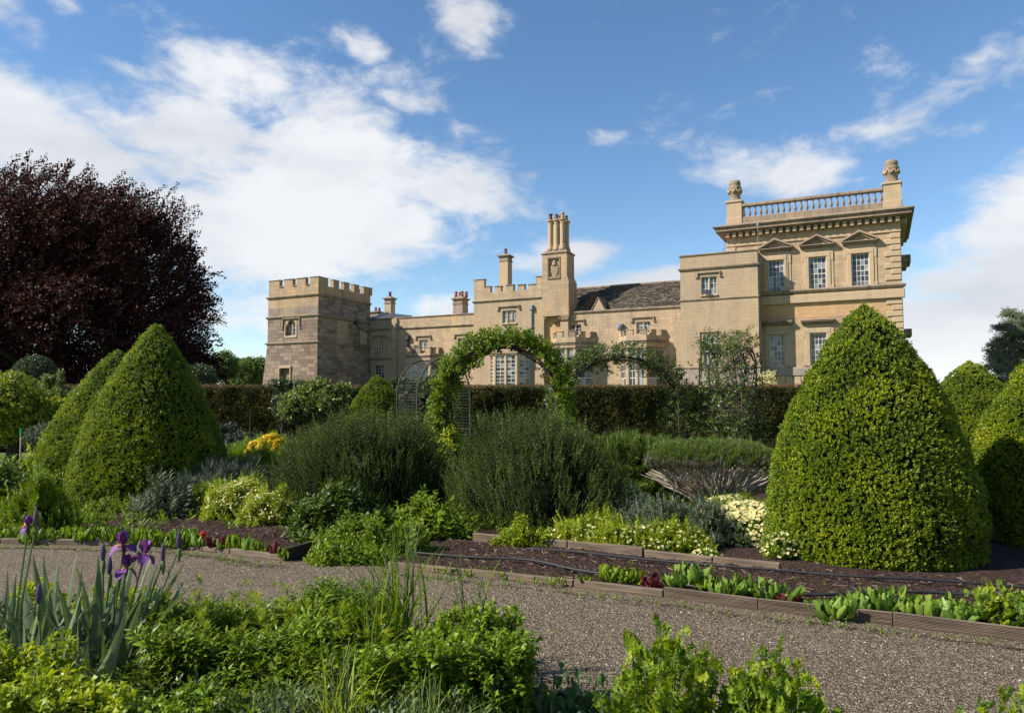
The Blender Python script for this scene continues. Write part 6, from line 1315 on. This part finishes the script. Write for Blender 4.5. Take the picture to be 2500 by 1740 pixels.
# lettuces on the edge of the right bed
R2 = random.Random(5)
spec = [(1428, 1434, .09, 'green'), (1490, 1428, .15, 'green'), (1530, 1432, .14, 'grn'), (1590, 1446, .12, 'red'), (1650, 1442, .13, 'lime'), (1692, 1438, .19, 'lime'), (1728, 1452, .15, 'green'), (1762, 1462, .15, 'lime'), (1812, 1462, .16, 'lime'), (1898, 1474, .17, 'lime'), (1935, 1482, .10, 'red'), (1995, 1500, .12, 'lime'), (2040, 1512, .17, 'lime'), (2075, 1500, .15, 'lime'), (2120, 1505, .17, 'lime'), (2160, 1498, .19, 'lime'), (2215, 1508, .15, 'lime'), (2275, 1520, .17, 'lime'), (2320, 1516, .19, 'lime'), (2350, 1528, .15, 'lime')]
def ordinal(n):
    a = ['first', 'second', 'third', 'fourth', 'fifth', 'sixth', 'seventh', 'eighth', 'ninth', 'tenth', 'eleventh', 'twelfth', 'thirteenth', 'fourteenth', 'fifteenth', 'sixteenth', 'seventeenth', 'eighteenth', 'nineteenth']
    if n < 20: return a[n - 1]
    t = {2: ('twent', 'twenty'), 3: ('thirt', 'thirty'), 4: ('fort', 'forty'), 5: ('fift', 'fifty')}[n // 10]
    return t[0] + 'ieth' if n % 10 == 0 else t[1] + '-' + a[n % 10 - 1]
nm = ['first', 'second', 'third', 'fourth', 'fifth', 'sixth', 'seventh', 'eighth', 'ninth', 'tenth', 'eleventh', 'twelfth', 'thirteenth', 'fourteenth', 'fifteenth', 'sixteenth', 'seventeenth', 'eighteenth', 'nineteenth', 'twentieth']
for i, (x, y, s, c) in enumerate(spec):
    p = G(x, y - 8, .04); ms = {'green': LETG, 'grn': LETG, 'lime': LET, 'red': LETR}[c]
    rosette('lettuce', '%s lettuce from the left along the grooved edging' % nm[i] + {'red': ', dark red', 'lime': ', pale green', 'green': ', mid green', 'grn': ', mid green'}[c], 'lettuce', tuple(p), s * 1.28 * R2.uniform(.8, 1.1), 30 if c != 'red' else 14, ms, i, 'lettuces along the right bed edge')
for i, (x, y) in enumerate(sorted([(1060, 1392), (1090, 1398), (1140, 1404), (1210, 1398), (1225, 1410), (1265, 1420), (1310, 1424), (1345, 1428), (1370, 1424), (1130, 1412), (1185, 1390), (1035, 1385)])):
    rosette('seedling', ordinal(i + 1) + ' small leafy seedling from the left along the near board of the mulch', 'seedling', tuple(G(x, y, .045)), R2.uniform(.06, .10), 8, LETG, 50 + i, 'seedlings by the near board')
for i, x in enumerate(sorted(R2.uniform(1300, 2480) for _ in range(26))):
    y = 1352 + (x - 1300) * .075 + R2.uniform(0, 45)
    rosette('seedling', ordinal(i + 1) + ' tiny self-sown seedling from the left on the bare mulch', 'seedling', tuple(G(x, y, .05)), R2.uniform(.03, .055), 4, LETG, 90 + i, 'seedlings scattered on the mulch', .7, .3)
# left bed: dense row of small leafy salads
pos = rowpos(0, 1322, 150, 1326, 9) + rowpos(140, 1312, 480, 1330, 27, 8, 10) + rowpos(440, 1332, 600, 1346, 10) + rowpos(560, 1345, 700, 1362, 7)
pos.sort()
for i, (x, y) in enumerate(pos):
    red = 500 < x < 560 and i % 2 or 660 < x < 700 and i % 2
    rosette('salad_plant', ordinal(i + 1) + ' plant from the left in the salad row beside the path, ' + ('red-leaved' if red else 'green and spoon-leaved'), 'salad plant', tuple(G(x, y, .04)), R2.uniform(.12, .20), 17, LETR if red else (LETG if i % 3 else LET), 200 + i, 'red salads in the left row' if red else 'green salads in the left row', .7, .15)

# one tulip-like red flower
p = G(493, 1346, .04); t = thing('red_tulip', 'single red flower standing in the left salad row', 'flower', tuple(p)); MB().tube([(0, 0, 0), (.01, 0, .13)], .006, 5).obj('stem', M['stem'], t)
pm = mesh('petal', [(*spoonT(.75, .25, .02, 3), 0)], M['red'], True)
for k in range(6): a = k * math.pi / 3; o = obj('petal', pm, t); o.matrix_local = Matrix.Translation((.01, 0, .13)) @ dirmat((math.cos(a) * .32, math.sin(a) * .32, 1)) @ Matrix.Scale(.085, 4)

# fronds: a stalk with lobed leaflets
LB = [lobedT(4, .5, .95, .14, k) for k in range(4)]
def frondT(seed, pairs=3, spread=.5, lobes=None, term=.50):
    r = np.random.default_rng(seed); lobes = lobes or LB; P = [(0, .04, .62)]; Z = [(0, .25, 1)]; S = [term]
    for i in range(pairs):
        z = .28 + .36 * i / max(1, pairs - 1)
        for s in (-1, 1): P.append((s * .02, .02, z)); Z.append((s * 1, .2 + r.normal() * .15, .65 + r.normal() * .12)); S.append(term * (.85 - .12 * (pairs - i)) * r.uniform(.85, 1.1))
    g = []
    for k in range(len(P)): g.append(scatter(lobes[int(r.integers(len(lobes)))], [P[k]], [Z[k]], S[k], r, [(Z[k][2], .0, -Z[k][0])]))
    g.append((np.array([(-.012, 0, 0), (.012, 0, 0), (0, .04, .9), (0, .016, 0)]), [np.array([[0, 1, 2], [1, 3, 2], [3, 0, 2]])]))
    return T_of(g)
FR = [frondT(k) for k in range(4)]
def foliage_plant(name, label, cat, px, Z, rx, ry, H, n, tmpl, size, mats, seed, part='frond', upright=.6, fill=True, z0=0, group=None, top=.1, stems=16):
    """An upright bushy herb: every frond a part, spread from the middle of the plant to its skin."""
    r = random.Random(seed); rg = np.random.default_rng(seed); t = thing(name, label, cat, ((px - 1250) / FPX * Z, Z, z0), 0, group); ms = [mesh(part, [(*T, 0)], M[m]) for T in tmpl for m in mats]; b = MB(); heads = []
    for k in range(stems):
        a = k * 2.4; q = .98 * math.sqrt((k + .5) / stems); x, y = math.cos(a) * q * rx, math.sin(a) * q * ry; h = H * r.uniform(.82, 1.05) * (1 - .30 * q * q); heads.append((x, y, h)); b.tube([(x * .3, y * .3, 0), (x * .8, y * .8, h * .5), (x, y, h * .93)], [.006, .005, .003], 5)
    tag(b.obj('stem', M['stem'], t), kind='stuff')
    for i in range(n):
        x, y, h = heads[i % stems]; q = (i // stems + .5) / (n / stems); z = h * (.10 + .86 * q); a = i * 2.4 + r.gauss(0, .3); s = size * (1.15 - .6 * q) * r.uniform(.8, 1.2); e = (1.45 - 1.0 * q) * r.uniform(.8, 1.15)
        k = min(1, z / h); jj = .05 * (1.2 - q) + .01; bx, by = x * (.9 + .1 * k) + r.gauss(0, jj), y * (.9 + .1 * k) + r.gauss(0, jj); d = (math.cos(a) * math.sin(e), math.sin(a) * math.sin(e), math.cos(e) + .1)
        o = obj(part, ms[r.randrange(len(ms))], t); o.matrix_local = Matrix.Translation((bx, by, z - s * .1)) @ dirmat(d, r.gauss(0, .3)) @ Matrix.Scale(s, 4)
    return t
foliage_plant('parsley_like_plant', 'tall bushy lobed-leaf plant right of centre at the path edge', 'herb', 1625, 3.35, .23, .20, .62, 300, FR, .145, ['green', 'green', 'green', 'lime'], 301)
foliage_plant('parsley_like_plant', 'second bushy lobed-leaf plant, right of the taller one', 'herb', 1872, 3.25, .19, .18, .54, 290, FR, .14, ['green', 'green', 'green', 'lime'], 302)
foliage_plant('parsley_like_plant', 'bushy parsley at the right end of the lettuce row', 'herb', 2415, 5.35, .19, .15, .30, 150, FR, .12, ['green', 'green', 'lime'], 303)
foliage_plant('parsley_like_plant', 'parsley cut by the right edge beside the lettuces', 'herb', 2490, 5.25, .17, .14, .28, 110, FR, .12, ['green', 'lettuce'], 304)
foliage_plant('lime_herb', 'lime-green finely cut herb in the bottom right corner', 'herb', 2500, 3.05, .22, .2, .45, 230, [frondT(9 + k, 4) for k in range(3)], .105, ['lime', 'lettuce'], 305)
# broad-bean-like plants with smooth oval leaves
OV = [(lambda s: s)(spoonT(.62, .12, .03, k + 40)) for k in range(3)]
def oval_plant(label, px, Z, H, n, size, seed, mats=('dark', 'pale'), group=None, name='broad_leaf_plant', tmpl=OV, stems=3, rx=.05):
    return foliage_plant(name, label, 'plant', px, Z, rx, rx, H, n, tmpl, size, list(mats), seed, 'leaf', stems=stems)
M['beanleaf'] = leafm('bean_leaf', [(0, (.035, .075, .025)), (.6, (.075, .14, .045)), (1, (.15, .22, .09))], .3, .42, .4)
for i, (px, Z, H, n, s, lab) in enumerate([(1478, 3.35, .38, 16, .11, 'oval-leaved plant just left of the tall bushy herb'), (1340, 3.55, .42, 26, .10, 'oval-leaved plant with its tip over the path, centre front'), (1275, 3.75, .46, 26, .10, 'pale-tipped oval-leaved plant behind the parsley mass'), (1405, 3.6, .30, 26, .10, 'low oval-leaved plant at the soil edge'),
      (2132, 3.1, .33, 18, .085, 'lone grey-green plant on the path edge at lower right'), (1800, 3.15, .36, 22, .10, 'oval-leaved plant between the two bushy herbs'), (1985, 3.0, .28, 18, .10, 'oval-leaved plant at the foot of the second bushy herb'), (1200, 3.5, .34, 30, .11, 'oval-leaved plant low in the centre front'), (620, 3.2, .44, 24, .13, 'poppy-like plant with broad lobed leaves at lower left'), (545, 3.0, .33, 26, .10, 'pale-leaved plant near the bottom left corner')]):
    oval_plant(lab, px, Z, H, n, s, 320 + i, ('beanleaf',) if i not in (8, 9) else ('pale', 'green'), tmpl=OV if i != 8 else [lobedT(5, .35, .8, .15, 5), lobedT(4, .3, .8, .1, 6)])

# wispy stalks
BLD = [bladeT(6, .030, b, .7, .3, .8) for b in (.10, .30, .55, .8)]
def grassy(label, px, Z, H, n, seed, w=1.0, spread=.35, mats='green', base=.05, name='salsify_plant'):
    r = random.Random(seed); t = thing(name, label, 'grass-like plant', ((px - 1250) / FPX * Z, Z, 0)); ms = [mesh('blade', [(*T, 0)], M[mats]) for T in BLD]
    for i in range(n):
        a = r.uniform(0, 6.28); e = abs(r.gauss(0, spread)); q = r.uniform(0, .55) if i % 3 else 0; s = H * r.uniform(.55, 1.02) * (1 - q * .55); d = (math.cos(a) * math.sin(e), math.sin(a) * math.sin(e), math.cos(e)); o = obj('blade', r.choice(ms), t)
        o.matrix_local = Matrix.Translation((r.gauss(0, base), r.gauss(0, base), H * q)) @ dirmat(d, 0, (math.cos(a), math.sin(a), -.2)) @ Matrix.Diagonal((s * w, s, s, 1))
    for i in range(max(3, n // 9)):
        a = r.uniform(0, 6.28); e = abs(r.gauss(0, spread * .6)); s = H * r.uniform(.9, 1.12); m = MB(); x, y = math.cos(a) * math.sin(e) * s, math.sin(a) * math.sin(e) * s; m.tube([(0, 0, 0), (x * .4, y * .4, s * .5), (x, y, s * math.cos(e))], [.005, .004, .002], 4)
        for k in range(5): z = .45 + .1 * k; m.tube([(x * z, y * z, s * z * math.cos(e)), (x * z + r.gauss(0, .03), y * z + r.gauss(0, .03), s * z * math.cos(e) + .09)], [.004, .001], 4)
        m.obj('flower_stalk', M['stem'], t)
    return t
grassy('tall wispy grass-like plant standing before the gravel, centre', 985, 4.25, .86, 75, 401, .8, .22)
grassy('thin stalks left of the tall wispy plant', 920, 4.1, .72, 24, 402, .7, .18)
grassy('thin stalks right of the tall wispy plant', 1150, 4.3, .70, 18, 403, .7, .14)
grassy('bright grassy tuft in the lower centre', 850, 3.2, .55, 60, 404, .7, .3, 'lime')
grassy('grassy tuft at the bottom, left of centre', 690, 2.95, .42, 60, 405, .7, .28, 'lime')
grassy('grass blades at the bottom centre', 1050, 3.05, .50, 40, 406, .7, .25, 'green')

# irises: fan of sword leaves, stalks, buds and open flowers
IB = [bladeT(7, .070, b, .8, .22, .85) for b in (.05, .16, .3)]
ibm = [mesh('leaf', [(*T, 0)], M['iris']) for T in IB]
def petalT(w=.9, curve=.6, ruff=.06, seed=0, m=5):
    r = np.random.default_rng(seed); v = []; f = []
    for i in range(m + 1):
        t = i / m; ww = w / 2 * [.22, .55, .85, 1.0, .85, .35][i]; y = curve * t * t * 1.0; z = t - .25 * abs(curve) * t * t
        for j in range(-2, 3): v.append((j / 2 * ww, y + .12 * (j / 2) ** 2 + ruff * math.sin(j * 2.2 + i * 1.9 + seed) * (abs(j) / 2), z))
        if i < m:
            for j in range(4): a = 5 * i + j; f.append([a, a + 1, a + 6, a + 5])
    return (np.array(v, float), [np.array(f)])
std = mesh('petal', [(*petalT(.95, .5, .09, 1), 0)], M['purple'], True); fal = mesh('petal', [(*petalT(.9, -.75, .07, 2), 0)], M['purple'], True)
def iris_flower(t, loc, s, seed):
    r = random.Random(seed); m = MB(); m.lathe([(.003, -.05), (.010, -.03), (.012, 0), (.004, .02)], 6); f = m.obj('flower', M['bud'], t, True, loc=loc, rot=(r.gauss(0, .15), r.gauss(0, .15), r.uniform(0, 6)))
    for k in range(3):
        a = k * 2.094; o = obj('petal', std, f); o.matrix_local = Matrix.Translation((math.cos(a) * .008, math.sin(a) * .008, .005)) @ dirmat((math.cos(a) * .42, math.sin(a) * .42, 1), r.gauss(0, .2)) @ Matrix.Scale(s, 4)
        a += 1.047; o = obj('petal', fal, f); o.matrix_local = Matrix.Translation((math.cos(a) * .012, math.sin(a) * .012, .0)) @ dirmat((math.cos(a), math.sin(a), -.05 + r.gauss(0, .2)), r.gauss(0, .15)) @ Matrix.Scale(s * .95, 4)
        b = MB(); b.tube([(math.cos(a) * .01, math.sin(a) * .01, .006), (math.cos(a) * .035, math.sin(a) * .035, .008)], [.004, .005], 5); b.obj('beard', M['eye'], f)
def iris(label, px, Z, n, seed, hl=.62, stalks=(), spread=.17, w=1.3):
    r = random.Random(seed); x0 = (px - 1250) / FPX * Z; t = thing('bearded_iris', label, 'iris', (x0, Z, 0), 0)
    for i in range(n):
        fan = r.uniform(-1, 1); e = fan * .42 + r.gauss(0, .12); s = hl * r.uniform(.6, 1.08) * (1 - .15 * abs(fan)); bx = fan * spread + r.gauss(0, .06); by = r.uniform(-.16, .16); d = (math.sin(e), r.gauss(0, .14), math.cos(e))
        o = obj('leaf', r.choice(ibm), t); o.matrix_local = Matrix.Translation((bx, by, 0)) @ dirmat(d, r.gauss(0, .5), (d[0] + .01, r.choice((-1, 1)) * .6, 0)) @ Matrix.Diagonal((s * w * r.uniform(.8, 1.1), s, s, 1))
    for (sx, sy, kind) in stalks:
        p = PY(sx, sy, Z) - np.array([x0, Z, 0]); b0 = (p[0] * .35, r.uniform(-.05, .05), 0); m = MB(); m.tube([b0, (p[0] * .7, r.uniform(-.03, .03), p[2] * .55), (p[0], 0, p[2] - .04)], [.008, .0065, .005], 6); m.obj('stalk', M['stem'], t)
        if kind == 'f': iris_flower(t, (p[0], 0, p[2] - .02), .074 if sx > 200 else .05, r.randrange(999))
        else:
            b = MB(); b.lathe([(.004, -.05), (.012, -.02), (.014, .01), (.011, .035), (.005, .055), (0, .065)], 7, (p[0], 0, p[2])); b.obj('bud', M['bud'], t, True); b = MB(); b.lathe([(.005, -.09), (.013, -.05), (.011, -.02), (.002, .0)], 6, (p[0] + .004, 0, p[2] - .02)); b.obj('sheath', M['stem'], t, True)
iris('main iris clump with purple flowers in front of the path', 262, 4.15, 75, 501, .80, [(302, 1322, 'f'), (308, 1380, 'f'), (352, 1345, 'f'), (252, 1352, 'b'), (398, 1352, 'b'), (437, 1322, 'b'), (268, 1385, 'b')], .22)
iris('iris at the left edge with one pale purple bloom', 30, 4.0, 34, 502, .74, [(68, 1275, 'f'), (88, 1268, 'b')], .16)
iris('low iris fan at the bottom left with one dark bud', 130, 3.6, 40, 503, .66, [(95, 1455, 'b')], .2)

M['forget'] = leafm('forget_me_not_leaf', [(0, (.05, .085, .02)), (.6, (.12, .17, .05)), (1, (.28, .32, .2))], .25, .5, .2)
# patches of border plants that cannot be counted
def patch(name, polypx, Zr, n, tmpl, size, H, leafmat, seed, upd=.9, hvar=.42, layers=3):
    """tmpl scattered at several heights over a ground area given by photo x range and depth range."""
    rg = np.random.default_rng(seed); y = rg.uniform(Zr[0], Zr[1], n); px = rg.uniform(polypx[0], polypx[1], n); x = (px - 1250) / FPX * y; z = H * (1 + hvar * wob(np.stack([x, y, y * 0], 1), 5, seed)) * rg.uniform(.25, 1, n) ** .6
    p = np.stack([x, y, np.maximum(.02, z - size * .6)], 1); d = unit(np.array([0, 0, upd]) + rg.normal(size=(n, 3)) * .32); T = tmpl if isinstance(tmpl, list) else [tmpl]
    tag(obj(name, mesh(name, [scatter(T[k], p[k::len(T)], d[k::len(T)], rg.uniform(.75, 1.25, len(p[k::len(T)])) * size, rg) for k in range(len(T))], M[leafmat])), kind='stuff')
WIL = sprigT(11, leafT(.24, .04, .35), .5, 1, 70, 90, 10, 7, z0=.1, shrink=.2)      # sweet william shoot
TUF = sprigT(26, leafT(.10, .02, .1), .8, 1, 48, 137, 14, 8, z0=.0, shrink=.1)
FEV = [sprigT(9, lobedT(3, .5, .8, .15, k), .5, 1, 55, 137, 14, k, z0=.15, shrink=.35) for k in range(3)]
patch('sweet_william_leaves', (380, 960), (3.85, 4.6), 2500, WIL, .15, .40, 'green', 601)
patch('sweet_william_buds', (380, 960), (3.85, 4.6), 130, TUF, .060, .50, 'lime', 602, 1.5, .3)
patch('feverfew_leaves', (-120, 330), (2.65, 3.15), 800, FEV, .11, .60, 'lime', 603)
patch('feverfew_leaves', (60, 420), (4.6, 5.2), 500, FEV, .12, .42, 'lime', 604)
patch('parsley_leaves', (900, 1290), (3.45, 4.0), 1100, FEV, .11, .40, 'green', 605)
patch('forget_me_not_leaves', (560, 1180), (2.85, 3.5), 1500, [SP['box'], SP['narrow'], SP['fern']], .09, .30, 'forget', 606)
patch('undergrowth', (-200, 1250), (2.6, 4.6), 2600, [SP['big'], WIL], .14, .22, 'dark', 607)
patch('undergrowth', (1150, 1480), (3.2, 3.8), 450, SP['big'], .11, .16, 'dark', 608)
patch('feverfew_leaves', (330, 640), (2.75, 3.1), 420, FEV, .10, .38, 'green', 609)
patch('iris_undergrowth', (-120, 230), (3.6, 4.4), 900, [SP['box'], SP['narrow']], .11, .34, 'grey', 610)
patch('cut_leaves', (1480, 2050), (3.05, 3.4), 420, SP['big'], .09, .12, 'green', 611)
